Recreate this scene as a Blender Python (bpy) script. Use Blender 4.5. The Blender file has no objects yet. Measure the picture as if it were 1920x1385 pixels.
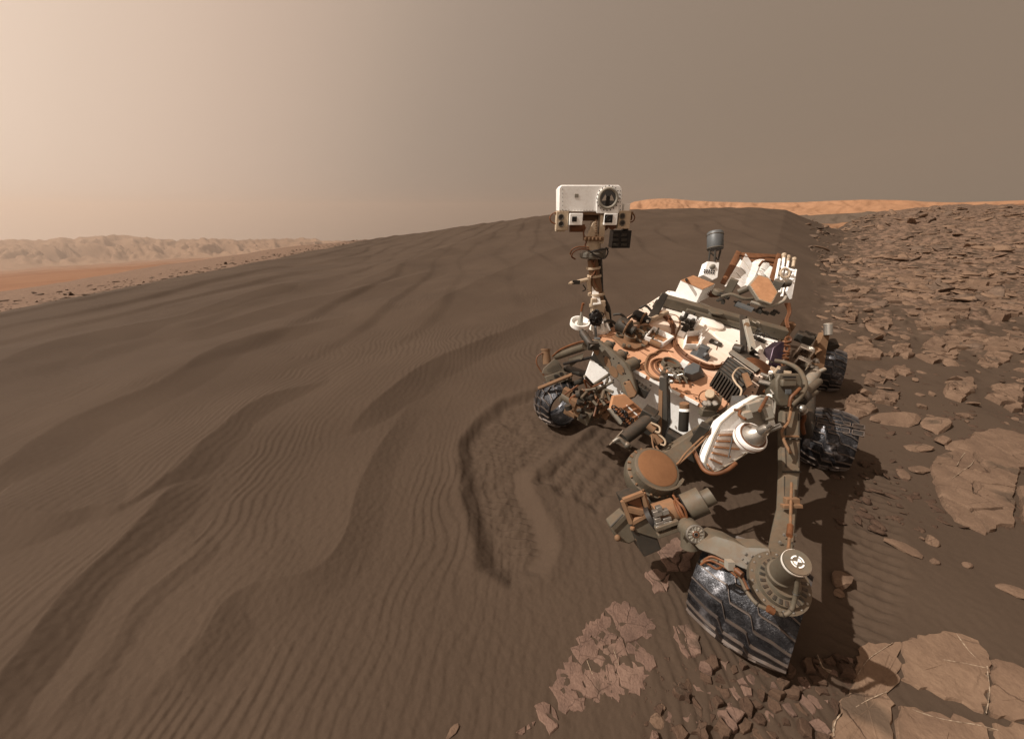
import bpy, bmesh, math, random
import numpy as np
from mathutils import Vector, Matrix

# ------------------------------------------------------------------ camera, sky, sun, exposure
SC = bpy.context.scene
H = 2.0                      # camera height
F = 700.0                    # focal length in units of a 1920 px wide frame
PITCH = math.atan((692.5 - 400.0) / F)
cd = bpy.data.cameras.new('camera'); cam = bpy.data.objects.new('camera', cd)
SC.collection.objects.link(cam); SC.camera = cam
cd.sensor_fit = 'HORIZONTAL'; cd.sensor_width = 36.0; cd.lens = 36.0 * F / 1920.0
cd.clip_start = 0.05; cd.clip_end = 6000.0
cam.location = (0, 0, H); cam.rotation_euler = (math.pi / 2 - PITCH, 0, 0)
SUN_AZ, SUN_EL = math.radians(-97.0), math.radians(49.0)
GLOW_EL = math.radians(24.0)            # the dust glow sits lower in the sky than the sun's disc
SUND = Vector((math.sin(SUN_AZ) * math.cos(SUN_EL), math.cos(SUN_AZ) * math.cos(SUN_EL), math.sin(SUN_EL)))
sd = bpy.data.lights.new('sun', 'SUN'); sun = bpy.data.objects.new('sun', sd)
SC.collection.objects.link(sun)
sd.energy = 4.9; sd.angle = math.radians(0.5); sd.color = (1.0, 0.93, 0.84)
sun.rotation_euler = SUND.to_track_quat('Z', 'Y').to_euler()
SC.view_settings.view_transform = 'Standard'; SC.view_settings.look = 'None'
SC.view_settings.exposure = 0.0; SC.view_settings.gamma = 1.0; SC.view_settings.use_curve_mapping = False
SC.cycles.use_denoising = True
SC.cycles.max_bounces = 6; SC.cycles.diffuse_bounces = 3; SC.cycles.volume_bounces = 0
SC.cycles.sample_clamp_indirect = 4.0

GK = .80                                # overall albedo of sand and rock
def dim(c): return tuple(x * GK for x in lin(c))
def lin(c):
    return tuple(((x / 255.0) / 12.92 if x <= 10 else (((x / 255.0) + .055) / 1.055) ** 2.4) for x in c)

# dusty sky: bright forward scattering round the sun, tan-grey away from it
w = bpy.data.worlds.new('World'); SC.world = w; w.use_nodes = True
nt = w.node_tree; nt.nodes.clear()
tc = nt.nodes.new('ShaderNodeTexCoord')
dp = nt.nodes.new('ShaderNodeVectorMath'); dp.operation = 'DOT_PRODUCT'
dp.inputs[1].default_value = (math.sin(SUN_AZ) * math.cos(GLOW_EL), math.cos(SUN_AZ) * math.cos(GLOW_EL), math.sin(GLOW_EL))
nt.links.new(tc.outputs['Generated'], dp.inputs[0])
mr = nt.nodes.new('ShaderNodeMapRange'); mr.inputs[1].default_value = -1; mr.inputs[2].default_value = 1
nt.links.new(dp.outputs['Value'], mr.inputs[0])
rp = nt.nodes.new('ShaderNodeValToRGB'); rp.color_ramp.interpolation = 'B_SPLINE'
SKY = [(-1.0, (131, 115, 100)), (-0.708, (138, 121, 105)), (-0.393, (143, 126, 110)), (-0.085, (150, 133, 118)), (0.118, (161, 143, 128)), (0.273, (177, 157, 140)), (0.465, (205, 180, 161)), (0.612, (221, 197, 177)), (0.72, (238, 214, 194)), (0.85, (244, 222, 201)), (1.0, (250, 231, 211))]
cr = rp.color_ramp
while len(cr.elements) < len(SKY): cr.elements.new(.5)
for e, (c, col) in zip(cr.elements, SKY):
    e.position = (c + 1) / 2; e.color = (*lin(col), 1)
nt.links.new(mr.outputs[0], rp.inputs[0])
bg = nt.nodes.new('ShaderNodeBackground'); bg.inputs['Strength'].default_value = 1.0
nt.links.new(rp.outputs[0], bg.inputs['Color'])
ow = nt.nodes.new('ShaderNodeOutputWorld'); nt.links.new(bg.outputs[0], ow.inputs['Surface'])

# ------------------------------------------------------------------ survey helpers: turn a sighted direction plus a known depth/plane into a point
cP, sP = math.cos(PITCH), math.sin(PITCH)
FW = Vector((0, cP, -sP)); UP = Vector((0, sP, cP)); RT = Vector((1, 0, 0)); EYE = Vector((0, 0, H))
def ray(u, v): return FW + RT * ((u - 960) / F) - UP * ((v - 692.5) / F)
def P(u, v, d): return EYE + ray(u, v) * d                       # at depth d
def G(u, v, z=0.0):
    r = ray(u, v); return EYE + r * ((z - H) / r.z)              # on the level z
def A(u, v, y): r = ray(u, v); return EYE + r * (y / r.y)        # at forward distance y
def depth(p): return (Vector(p) - EYE).dot(FW)
# rover deck frame
DC = Vector((1.668, 3.232, 0.955))
DX = Vector((.763, -.588, -.267)).normalized()
DZ = Vector((.167, -.220, .961)); DZ = (DZ - DX * DZ.dot(DX)).normalized()
DY = DZ.cross(DX)
def D(u, v, h=0.0):
    r = ray(u, v); t = ((DC + DZ * h) - EYE).dot(DZ) / r.dot(DZ); return EYE + r * t
def dk(x, y, z=0.0): return DC + DX * x + DY * y + DZ * z

# ------------------------------------------------------------------ object helpers
COL = SC.collection
def tag(o, label=None, cat=None, group=None, kind=None):
    if label: o['label'] = label
    if cat: o['category'] = cat
    if group: o['group'] = group
    if kind: o['kind'] = kind
    return o
def empty(name, loc):
    o = bpy.data.objects.new(name, None); COL.objects.link(o); o.location = loc; o.empty_display_size = .1; return o
def world_of(o):
    return (world_of(o.parent) @ o.matrix_parent_inverse if o.parent is not None else Matrix.Identity(4)) @ o.matrix_basis
def link(name, me, mat, parent=None):
    o = bpy.data.objects.new(name, me); COL.objects.link(o)
    if mat is not None:
        if len(me.materials) == 0: me.materials.append(mat)
    if parent is not None:
        o.parent = parent
        o.matrix_parent_inverse = world_of(parent).inverted()
    return o
def perp(a):
    a = a.normalized(); t = Vector((0, 0, 1)) if abs(a.z) < .9 else Vector((1, 0, 0))
    x = a.cross(t).normalized(); return x, a.cross(x).normalized()

class MB:
    """collects shapes for one mesh"""
    def __init__(s): s.v = []; s.f = []; s.sm = []
    def add(s, vs, fs, smooth=False):
        o = len(s.v); s.v += [tuple(p) for p in vs]
        for f in fs: s.f.append(tuple(i + o for i in f)); s.sm.append(smooth)
        return s
    def box(s, c, sx, sy, sz, ax=None, ay=None, az=None, ch=0.0):
        """box centred at c, full sizes along the axes ax, ay, az; ch = corner chamfer seen along az"""
        ax = ax or Vector((1, 0, 0)); ay = ay or Vector((0, 1, 0)); az = az or ax.cross(ay)
        c = Vector(c); hx, hy, hz = sx / 2, sy / 2, sz / 2
        if ch > 0:
            pts = [(-hx + ch, -hy), (hx - ch, -hy), (hx, -hy + ch), (hx, hy - ch), (hx - ch, hy), (-hx + ch, hy), (-hx, hy - ch), (-hx, -hy + ch)]
        else: pts = [(-hx, -hy), (hx, -hy), (hx, hy), (-hx, hy)]
        return s.prism([c + ax * x + ay * y - az * hz for x, y in pts], az * sz)
    def prism(s, pts, ext):
        n = len(pts); pts = [Vector(p) for p in pts]; ext = Vector(ext)
        vs = pts + [p + ext for p in pts]
        fs = [tuple(range(n))[::-1], tuple(range(n, 2 * n))] + [(i, (i + 1) % n, n + (i + 1) % n, n + i) for i in range(n)]
        return s.add(vs, fs)
    def cyl(s, a, b, r0, r1=None, n=20, caps=True, smooth=True):
        a = Vector(a); b = Vector(b); r1 = r0 if r1 is None else r1
        x, y = perp(b - a)
        vs = [a + (x * math.cos(2 * math.pi * i / n) + y * math.sin(2 * math.pi * i / n)) * r0 for i in range(n)]
        vs += [b + (x * math.cos(2 * math.pi * i / n) + y * math.sin(2 * math.pi * i / n)) * r1 for i in range(n)]
        s.add(vs, [(i, (i + 1) % n, n + (i + 1) % n, n + i) for i in range(n)], smooth)
        if caps: s.add(vs, [tuple(range(n))[::-1], tuple(range(n, 2 * n))])
        return s
    def lathe(s, o, ax, prof, n=28, smooth=True):
        """prof: (radius, height) pairs along ax from o"""
        o = Vector(o); ax = Vector(ax).normalized(); x, y = perp(ax); m = len(prof)
        vs = [o + ax * h + (x * math.cos(2 * math.pi * i / n) + y * math.sin(2 * math.pi * i / n)) * r for (r, h) in prof for i in range(n)]
        fs = [(k * n + i, k * n + (i + 1) % n, (k + 1) * n + (i + 1) % n, (k + 1) * n + i) for k in range(m - 1) for i in range(n)]
        s.add(vs, fs, smooth)
        if prof[0][0] > 1e-4: s.add(vs[:n], [tuple(range(n))[::-1]])
        if prof[-1][0] > 1e-4: s.add(vs[-n:], [tuple(range(n))])
        return s
    def tube(s, pts, r, n=8, sub=6):
        pts = [Vector(p) for p in pts]
        if sub > 1 and len(pts) > 2: pts = spline(pts, sub)
        rr = r if isinstance(r, (list, tuple)) else [r] * len(pts)
        vs = []; x = None
        for i, p in enumerate(pts):
            t = (pts[min(i + 1, len(pts) - 1)] - pts[max(i - 1, 0)]).normalized()
            if x is None: x, y = perp(t)
            else:
                x = (x - t * x.dot(t)).normalized(); y = t.cross(x)
            ri = rr[min(i, len(rr) - 1)]
            vs += [p + (x * math.cos(2 * math.pi * k / n) + y * math.sin(2 * math.pi * k / n)) * ri for k in range(n)]
        m = len(pts)
        fs = [(k * n + i, k * n + (i + 1) % n, (k + 1) * n + (i + 1) % n, (k + 1) * n + i) for k in range(m - 1) for i in range(n)]
        s.add(vs, fs, True); s.add(vs[:n], [tuple(range(n))[::-1]]); s.add(vs[-n:], [tuple(range(n))])
        return s
    def sphere(s, c, r, n=12, sq=(1, 1, 1), ax=None):
        c = Vector(c); m = n // 2; X, Y, Z = ax or (Vector((1, 0, 0)), Vector((0, 1, 0)), Vector((0, 0, 1)))
        vs = []
        for k in range(m + 1):
            th = math.pi * k / m
            for i in range(n):
                ph = 2 * math.pi * i / n
                vs.append(c + X * (r * sq[0] * math.sin(th) * math.cos(ph)) + Y * (r * sq[1] * math.sin(th) * math.sin(ph)) + Z * (r * sq[2] * math.cos(th)))
        return s.add(vs, [((k + 1) * n + i, (k + 1) * n + (i + 1) % n, k * n + (i + 1) % n, k * n + i) for k in range(m) for i in range(n)], True)
    def torus(s, c, ax, R, r, n=28, m=8, a0=0, a1=2 * math.pi):
        c = Vector(c); ax = Vector(ax).normalized(); x, y = perp(ax); full = abs(a1 - a0 - 2 * math.pi) < 1e-6
        k = n if full else n + 1; vs = []
        for i in range(k):
            a = a0 + (a1 - a0) * i / n; d = x * math.cos(a) + y * math.sin(a)
            for j in range(m):
                b = 2 * math.pi * j / m; vs.append(c + d * (R + r * math.cos(b)) + ax * (r * math.sin(b)))
        q = k if full else k - 1
        return s.add(vs, [(i * m + j, ((i + 1) % k) * m + j, ((i + 1) % k) * m + (j + 1) % m, i * m + (j + 1) % m) for i in range(q) for j in range(m)], True)
    def bolts(s, pts, ax, r=.006, h=.006, n=6):
        for p in pts: s.cyl(Vector(p), Vector(p) + Vector(ax) * h, r, r * .8, n)
        return s
    def build(s, name, mat, parent=None, bevel=0.0):
        me = bpy.data.meshes.new(name); me.from_pydata(s.v, [], s.f)
        me.polygons.foreach_set('use_smooth', s.sm)
        me.update()
        bm = bmesh.new(); bm.from_mesh(me); bmesh.ops.remove_doubles(bm, verts=bm.verts, dist=1e-6); bmesh.ops.recalc_face_normals(bm, faces=bm.faces); bm.to_mesh(me); bm.free()
        me.set_sharp_from_angle(angle=math.radians(38))
        o = link(name, me, mat, parent)
        if bevel > 0:
            m = o.modifiers.new('b', 'BEVEL'); m.width = bevel; m.segments = 2; m.limit_method = 'ANGLE'; m.angle_limit = math.radians(50)
        return o
    def islands(s):
        """the separate pieces, one collector each"""
        key = {}; idx = []
        for p in s.v: idx.append(key.setdefault((round(p[0], 5), round(p[1], 5), round(p[2], 5)), len(key)))
        par = list(range(len(key)))
        def find(i):
            while par[i] != i: par[i] = par[par[i]]; i = par[i]
            return i
        for f in s.f:
            r0 = find(idx[f[0]])
            for i in f[1:]: par[find(idx[i])] = r0
        out = {}
        for f, sm in zip(s.f, s.sm):
            m = out.setdefault(find(idx[f[0]]), MB()); m.add([s.v[i] for i in f], [tuple(range(len(f)))], sm)
        return list(out.values())
def spline(pts, sub):
    out = []
    n = len(pts)
    for i in range(n - 1):
        p0, p1, p2, p3 = pts[max(i - 1, 0)], pts[i], pts[i + 1], pts[min(i + 2, n - 1)]
        for k in range(sub):
            t = k / sub
            out.append(.5 * ((2 * p1) + (p2 - p0) * t + (2 * p0 - 5 * p1 + 4 * p2 - p3) * t * t + (3 * p1 - p0 - 3 * p2 + p3) * t ** 3))
    out.append(pts[-1]); return out

# ------------------------------------------------------------------ materials
def mat(name):
    m = bpy.data.materials.new(name); m.use_nodes = True
    return m, m.node_tree, m.node_tree.nodes['Principled BSDF']
def nd(nt, t, **k):
    n = nt.nodes.new(t)
    for a, b in k.items(): setattr(n, a, b)
    return n
def noise(nt, scale, detail=4, rough=.6, coord=None, dist=0.0):
    n = nd(nt, 'ShaderNodeTexNoise'); n.inputs['Scale'].default_value = scale; n.inputs['Detail'].default_value = detail
    n.inputs['Roughness'].default_value = rough; n.inputs['Distortion'].default_value = dist
    if coord is not None: nt.links.new(coord, n.inputs['Vector'])
    return n
def ramp(nt, fac, stops):
    r = nd(nt, 'ShaderNodeValToRGB'); e = r.color_ramp.elements
    while len(e) < len(stops): e.new(.5)
    for x, (p, c) in zip(e, stops):
        x.position = p; x.color = (*c, 1) if len(c) == 3 else c
    nt.links.new(fac, r.inputs[0]); return r
def mix(nt, fac, a, b):
    m = nd(nt, 'ShaderNodeMix', data_type='RGBA')
    for s, x in ((m.inputs[0], fac), (m.inputs[6], a), (m.inputs[7], b)):
        if hasattr(x, 'is_output') or isinstance(x, bpy.types.NodeSocket): nt.links.new(x, s)
        elif isinstance(x, (int, float)): s.default_value = x
        else: s.default_value = (*x, 1)
    return m.outputs[2]
def math_(nt, op, a, b=None, clamp=False):
    m = nd(nt, 'ShaderNodeMath', operation=op, use_clamp=clamp)
    for s, x in zip(m.inputs, (a, b)):
        if x is None: continue
        if isinstance(x, (int, float)): s.default_value = x
        else: nt.links.new(x, s)
    return m.outputs[0]
def bump(nt, bsdf, height, strength=.3, dist=.01):
    b = nd(nt, 'ShaderNodeBump'); b.inputs['Strength'].default_value = strength; b.inputs['Distance'].default_value = dist
    nt.links.new(height, b.inputs['Height']); nt.links.new(b.outputs[0], bsdf.inputs['Normal']); return b
DUST = lin((150, 107, 77))
def painted(name, rgb, rough=.5, metal=0.0, dust=.5, dustcol=None, var=.12, grime=.25, spec=.4):
    """painted or bare part with settled dust on what faces up and some grime"""
    m, nt, b = mat(name); tc = nd(nt, 'ShaderNodeTexCoord'); ob = nd(nt, 'ShaderNodeNewGeometry')
    c = lin(rgb); pos = ob.outputs['Position']
    n1 = noise(nt, 7, 5, .65, pos); n2 = noise(nt, 60, 4, .6, pos); n3 = noise(nt, 22, 3, .6, pos)
    v = ramp(nt, n1.outputs['Fac'], [(.3, tuple(x * (1 - var) for x in c)), (.7, tuple(min(1, x * (1 + var)) for x in c))])
    sep = nd(nt, 'ShaderNodeSeparateXYZ'); nt.links.new(ob.outputs['Normal'], sep.inputs[0])
    up = ramp(nt, sep.outputs['Z'], [(.25, (0, 0, 0)), (.85, (1, 1, 1))])
    blot = ramp(nt, n3.outputs['Fac'], [(.32, (0, 0, 0)), (.62, (1, 1, 1))])
    f = math_(nt, 'MULTIPLY', math_(nt, 'MULTIPLY', up.outputs[0], blot.outputs[0]), dust, True)
    col = mix(nt, f, v.outputs[0], dustcol or DUST)
    gr = ramp(nt, n2.outputs['Fac'], [(.45, (0, 0, 0)), (.75, (1, 1, 1))])
    g2 = math_(nt, 'MULTIPLY', math_(nt, 'MULTIPLY', gr.outputs[0], blot.outputs[0]), grime, True)
    col = mix(nt, g2, col, tuple(x * .55 for x in (dustcol or DUST)))
    nt.links.new(col, b.inputs['Base Color'])
    rr = ramp(nt, n1.outputs['Fac'], [(.2, (rough * .8,) * 3), (.8, (min(1, rough * 1.2),) * 3)])
    rf = mix(nt, f, rr.outputs[0], (.9, .9, .9))
    nt.links.new(rf, b.inputs['Roughness'])
    b.inputs['Metallic'].default_value = metal; b.inputs['Specular IOR Level'].default_value = spec
    bump(nt, b, n2.outputs['Fac'], .22, .003)
    return m
M = {}
M['white'] = painted('white_paint', (238, 236, 230), .45, 0, .55, lin((222, 178, 140)), .04, .18)
M['panel'] = painted('white_radiator', (250, 249, 246), .4, 0, .30, lin((214, 176, 144)), .06, .2)
M['cream'] = painted('cream_paint', (188, 170, 146), .5, 0, .45, None, .08, .3)
M['tan'] = painted('dusty_tan', (116, 91, 69), .75, 0, .6, None, .15, .3, .2)
M['orange'] = painted('orange_dust', (178, 132, 98), .9, 0, .5, None, .12, .2, .1)
M['arm'] = painted('grey_arm_paint', (90, 83, 71), .55, .0, .42, lin((116, 90, 67)), .22, .45)
M['steel'] = painted('grey_steel', (104, 100, 92), .4, .3, .3, lin((160, 122, 90)), .12, .25)
M['dark'] = painted('dark_grey', (53, 50, 45), .5, .1, .35, lin((98, 75, 56)), .15, .3)
M['black'] = painted('black_anodised', (30, 28, 27), .45, .1, .12, lin((110, 82, 60)), .2, .2)
M['alu'] = painted('bright_aluminium', (186, 184, 178), .28, .85, .25, lin((176, 134, 100)), .1, .2)
M['blue'] = painted('blue_grey', (92, 95, 97), .5, .2, .15, lin((140, 118, 98)), .1, .15)
M['copper'] = painted('copper_cable', (104, 64, 38), .5, .05, .25, lin((128, 92, 66)), .45, .5)
M['rust'] = painted('brown_panel', (112, 72, 46), .6, .1, .4, None, .15, .3)
M['lightgrey'] = painted('light_grey', (146, 142, 132), .45, .1, .35, lin((190, 150, 115)), .08, .2)
M['violet'] = painted('violet_foil', (66, 54, 66), .3, .5, .1, None, .2, .2)

def glass():
    m, nt, b = mat('lens_glass'); b.inputs['Base Color'].default_value = (.012, .011, .012, 1)
    b.inputs['Roughness'].default_value = .08; b.inputs['Specular IOR Level'].default_value = .8
    b.inputs['Coat Weight'].default_value = 1.0; b.inputs['Coat Roughness'].default_value = .03; return m
M['glass'] = glass()
def mirror():
    m, nt, b = mat('mirror'); b.inputs['Base Color'].default_value = (.62, .56, .5, 1); b.inputs['Metallic'].default_value = 1
    g = nd(nt, 'ShaderNodeNewGeometry'); n = noise(nt, 30, 2, .5, g.outputs['Position'])
    r = ramp(nt, n.outputs['Fac'], [(.3, (.08,) * 3), (.7, (.22,) * 3)]); nt.links.new(r.outputs[0], b.inputs['Roughness']); return m
M['mirror'] = mirror()
def deckmat():
    m, nt, b = mat('deck_dust'); g = nd(nt, 'ShaderNodeNewGeometry'); pos = g.outputs['Position']
    sub = nd(nt, 'ShaderNodeVectorMath', operation='SUBTRACT'); sub.inputs[1].default_value = DC; nt.links.new(pos, sub.inputs[0])
    dt = nd(nt, 'ShaderNodeVectorMath', operation='DOT_PRODUCT'); dt.inputs[1].default_value = (DY + DX * .35).normalized(); nt.links.new(sub.outputs[0], dt.inputs[0])
    n1 = noise(nt, 2.6, 5, .6, pos); n2 = noise(nt, 14, 5, .7, pos); n3 = noise(nt, 120, 3, .6, pos)
    t = math_(nt, 'ADD', dt.outputs['Value'], math_(nt, 'MULTIPLY', math_(nt, 'SUBTRACT', n1.outputs['Fac'], .5), .9))
    t = math_(nt, 'ADD', t, math_(nt, 'MULTIPLY', math_(nt, 'SUBTRACT', n2.outputs['Fac'], .5), .35))
    mrr = nd(nt, 'ShaderNodeMapRange'); mrr.inputs[1].default_value = -1.0; mrr.inputs[2].default_value = .8; nt.links.new(t, mrr.inputs[0])
    r = ramp(nt, mrr.outputs[0], [(0, lin((196, 146, 112))), (.26, lin((210, 162, 130))), (.44, lin((226, 194, 170))), (.62, lin((240, 226, 212))), (1, lin((246, 241, 234)))])
    sp = ramp(nt, n3.outputs['Fac'], [(.62, (0, 0, 0)), (.75, (1, 1, 1))])
    c = mix(nt, math_(nt, 'MULTIPLY', sp.outputs[0], .22), r.outputs[0], lin((150, 100, 68)))
    nt.links.new(c, b.inputs['Base Color']); b.inputs['Roughness'].default_value = .8; b.inputs['Specular IOR Level'].default_value = .2
    bump(nt, b, n2.outputs['Fac'], .15, .004); return m
M['deck'] = deckmat()
def wheelmat():
    m, nt, b = mat('worn_metal_painted_glints'); g = nd(nt, 'ShaderNodeNewGeometry'); pos = g.outputs['Position']
    n1 = noise(nt, 9, 6, .65, pos, .6); n2 = noise(nt, 70, 4, .7, pos); n3 = noise(nt, 260, 2, .6, pos); n4 = noise(nt, 28, 5, .7, pos, .4)
    c = ramp(nt, n1.outputs['Fac'], [(.38, (.012, .012, .014)), (.55, (.045, .045, .05)), (.66, (.24, .24, .26)), (.76, (.7, .7, .72))])  # pale blotches paint bright reflections into the dark metal colour
    s = ramp(nt, n3.outputs['Fac'], [(.60, (0, 0, 0)), (.66, (1, 1, 1))])
    s2 = math_(nt, 'MULTIPLY', s.outputs[0], ramp(nt, n4.outputs['Fac'], [(.45, (0, 0, 0)), (.62, (.38, .38, .38))]).outputs[0])
    col = mix(nt, s2, c.outputs[0], (.42, .40, .40))
    nt.links.new(col, b.inputs['Base Color'])
    b.inputs['Metallic'].default_value = .65
    rr = ramp(nt, n4.outputs['Fac'], [(.35, (.24,) * 3), (.65, (.55,) * 3)]); nt.links.new(rr.outputs[0], b.inputs['Roughness'])
    h = math_(nt, 'ADD', n2.outputs['Fac'], math_(nt, 'MULTIPLY', n4.outputs['Fac'], 2.0))
    bump(nt, b, h, .5, .006); return m
M['wheel'] = wheelmat()
M['grouser'] = painted('grouser_edge', (88, 80, 76), .45, .4, .35, lin((120, 98, 80)), .15, .2)

# ------------------------------------------------------------------ numpy noise
_PR = np.random.RandomState(5).permutation(4096).astype(np.int32); _GA = np.arange(4096) * (2 * np.pi / 4096)
_GC = np.cos(_GA); _GS = np.sin(_GA)
def pn(x, y, seed=0):
    ix = np.floor(x); iy = np.floor(y); fx = x - ix; fy = y - iy
    ix = ix.astype(np.int32); iy = iy.astype(np.int32)
    ux = fx * fx * fx * (fx * (fx * 6 - 15) + 10); uy = fy * fy * fy * (fy * (fy * 6 - 15) + 10)
    r0 = _PR[(iy + seed * 57) & 4095]; r1 = _PR[(iy + 1 + seed * 57) & 4095]
    def g(row, dx, dy):
        h = _PR[(ix + dx + row) & 4095]
        return _GC[h] * (fx - dx) + _GS[h] * (fy - dy)
    a = g(r0, 0, 0); b = g(r0, 1, 0); c = g(r1, 0, 1); d = g(r1, 1, 1)
    return 1.4 * ((a + (b - a) * ux) * (1 - uy) + (c + (d - c) * ux) * uy)
def fbm(x, y, o=4, seed=0, gain=.5):
    s = 0; a = 1
    for k in range(o):
        s = s + a * pn(x, y, seed + k * 17); x = x * 2.03 + 3.1; y = y * 2.03 - 1.7; a *= gain
    return s
def sst(e0, e1, x):
    t = np.clip((x - e0) / (e1 - e0), 0, 1); return t * t * (3 - 2 * t)
def polyline_sd(X, Y, pts):
    """nearest distance, signed (+ on the right of travel), and position along the line 0..1"""
    best = np.full(X.shape, 1e9); sgn = np.ones(X.shape); tt = np.zeros(X.shape)
    n = len(pts) - 1
    for i in range(n):
        (x0, y0), (x1, y1) = pts[i], pts[i + 1]; dx, dy = x1 - x0, y1 - y0; L = dx * dx + dy * dy
        t = ((X - x0) * dx + (Y - y0) * dy) / L; tcl = np.clip(t, 0, 1)
        d = np.hypot(X - x0 - tcl * dx, Y - y0 - tcl * dy)
        cr = np.where((X - x0) * dy - (Y - y0) * dx > 0, 1.0, -1.0)
        m = d < best; best = np.where(m, d, best); sgn = np.where(m, cr, sgn); tt = np.where(m, (i + tcl) / n, tt)
    return best * sgn, tt
def smooth_line(uv):
    pts = [Vector((*G(u, v).xy, 0)) for u, v in uv]
    return [(p.x, p.y) for p in spline(pts, 5)]
CRESTS = [  # crest lines of the secondary dunes, sighted points on the sand, height, lee width, stoss width
    ([(-160, 1500), (0, 1300), (75, 1205), (143, 1120), (220, 1040), (300, 960), (352, 890)], .13, .10, .55),
    ([(-260, 1010), (-60, 985), (0, 968), (105, 978), (190, 960), (247, 955), (346, 880), (410, 819), (485, 764), (560, 735), (640, 712)], .12, .11, .5),
    ([(230, 1385), (297, 1284), (366, 1225), (420, 1140), (480, 1105), (594, 1076), (650, 1007), (673, 935), (690, 880), (740, 800), (790, 735)], .075, .09, .4),
    ([(-120, 960), (0, 880), (120, 800), (250, 750), (330, 715), (420, 660), (560, 620), (680, 590)], .13, .18, .8),
    ([(-100, 760), (0, 690), (150, 640), (350, 600), (470, 560), (600, 530)], .15, .3, 1.2),
    ([(640, 830), (700, 770), (790, 705), (860, 672), (940, 640), (1003, 612), (1080, 585)], .16, .16, .8),
    ([(760, 620), (860, 560), (960, 520), (1060, 492), (1200, 470)], .14, .35, 1.3),
    ([(620, 560), (720, 520), (850, 480), (1000, 455), (1150, 440)], .2, .6, 2.2),
    ([(300, 640), (420, 610), (560, 570), (700, 545), (840, 510)], .13, .3, 1.2),
    ([(60, 1385), (150, 1290), (215, 1215), (260, 1140), (330, 1075), (420, 1010)], .05, .09, .35),
]
CRESTS = [(smooth_line(l), a, wl, ws) for l, a, wl, ws in CRESTS]
TRENCH = [(p.x, p.y) for p in (G(u, v) for u, v in [(1075, 752), (1010, 742), (950, 757), (905, 788), (872, 826), (868, 870), (880, 930), (897, 1000), (912, 1062), (958, 1090), (1008, 1072), (1034, 1028), (1018, 985), (990, 930), (985, 885), (1040, 850), (1110, 800)])]
SCUFF = [(p.x, p.y) for p in (G(u, v) for u, v in [(1000, 905), (1060, 835), (1150, 790), (1230, 830), (1210, 900), (1120, 960)])]
RTRACK = [(p.x, p.y) for p in (G(u, v) for u, v in [(1600, 860), (1690, 880), (1690, 980), (1700, 1080), (1680, 1180), (1600, 1260), (1520, 1250), (1555, 1150), (1590, 1040), (1600, 950)])]
def poly_sd(X, Y, poly):
    xs = [q[0] for q in poly]; ys = [q[1] for q in poly]; out = np.full(X.shape, 9.0)
    mk = (X > min(xs) - .4) & (X < max(xs) + .4) & (Y > min(ys) - .4) & (Y < max(ys) + .4)
    if mk.any(): out[mk] = poly_sd_(X[mk], Y[mk], poly)
    return out
def poly_sd_(X, Y, poly):
    d, _ = polyline_sd(X, Y, poly + [poly[0]]); d = np.abs(d); ins = np.zeros(X.shape, bool)
    n = len(poly)
    for i in range(n):
        (x0, y0), (x1, y1) = poly[i], poly[(i + 1) % n]
        c = ((y0 > Y) != (y1 > Y)) & (X < (x1 - x0) * (Y - y0) / (y1 - y0 + 1e-12) + x0); ins ^= c
    return np.where(ins, -d, d)

def base_height(X, Y):
    """large form: sand flat, dune rising behind, drop to the plain on the left, stony rise on the right"""
    r = np.hypot(X, Y); az = np.degrees(np.arctan2(X, Y))
    rr = np.minimum(r, 34.0)
    zc = np.interp(az, [-90, -60, -28, -20, -14, -8.4, 3, 12, 17.6, 24, 30, 34, 37, 40, 46, 180], [0, 0, .05, .12, .42, .80, 1.45, 1.78, 1.92, 1.97, 2.02, 1.85, 1.25, .55, .25, .2])
    z = zc * (rr / 30.0) ** 1.7
    dunez = sst(42, 33, az)
    z = z - dunez * 9.0 * sst(32, 62, r)
    z = z + (1 - dunez) * np.where(az > 0, 1, 0) * .030 * np.maximum(r - 7, 0) * sst(36, 48, az)
    xe = -10.85 + .35 * pn(Y * .25, Y * 0 + 3.3, 5)
    q = np.maximum(xe - X, 0)
    z = z - .05 * q - .9 * sst(4, 16, q) - .075 * np.maximum(q - 6, 0)
    return z
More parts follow.
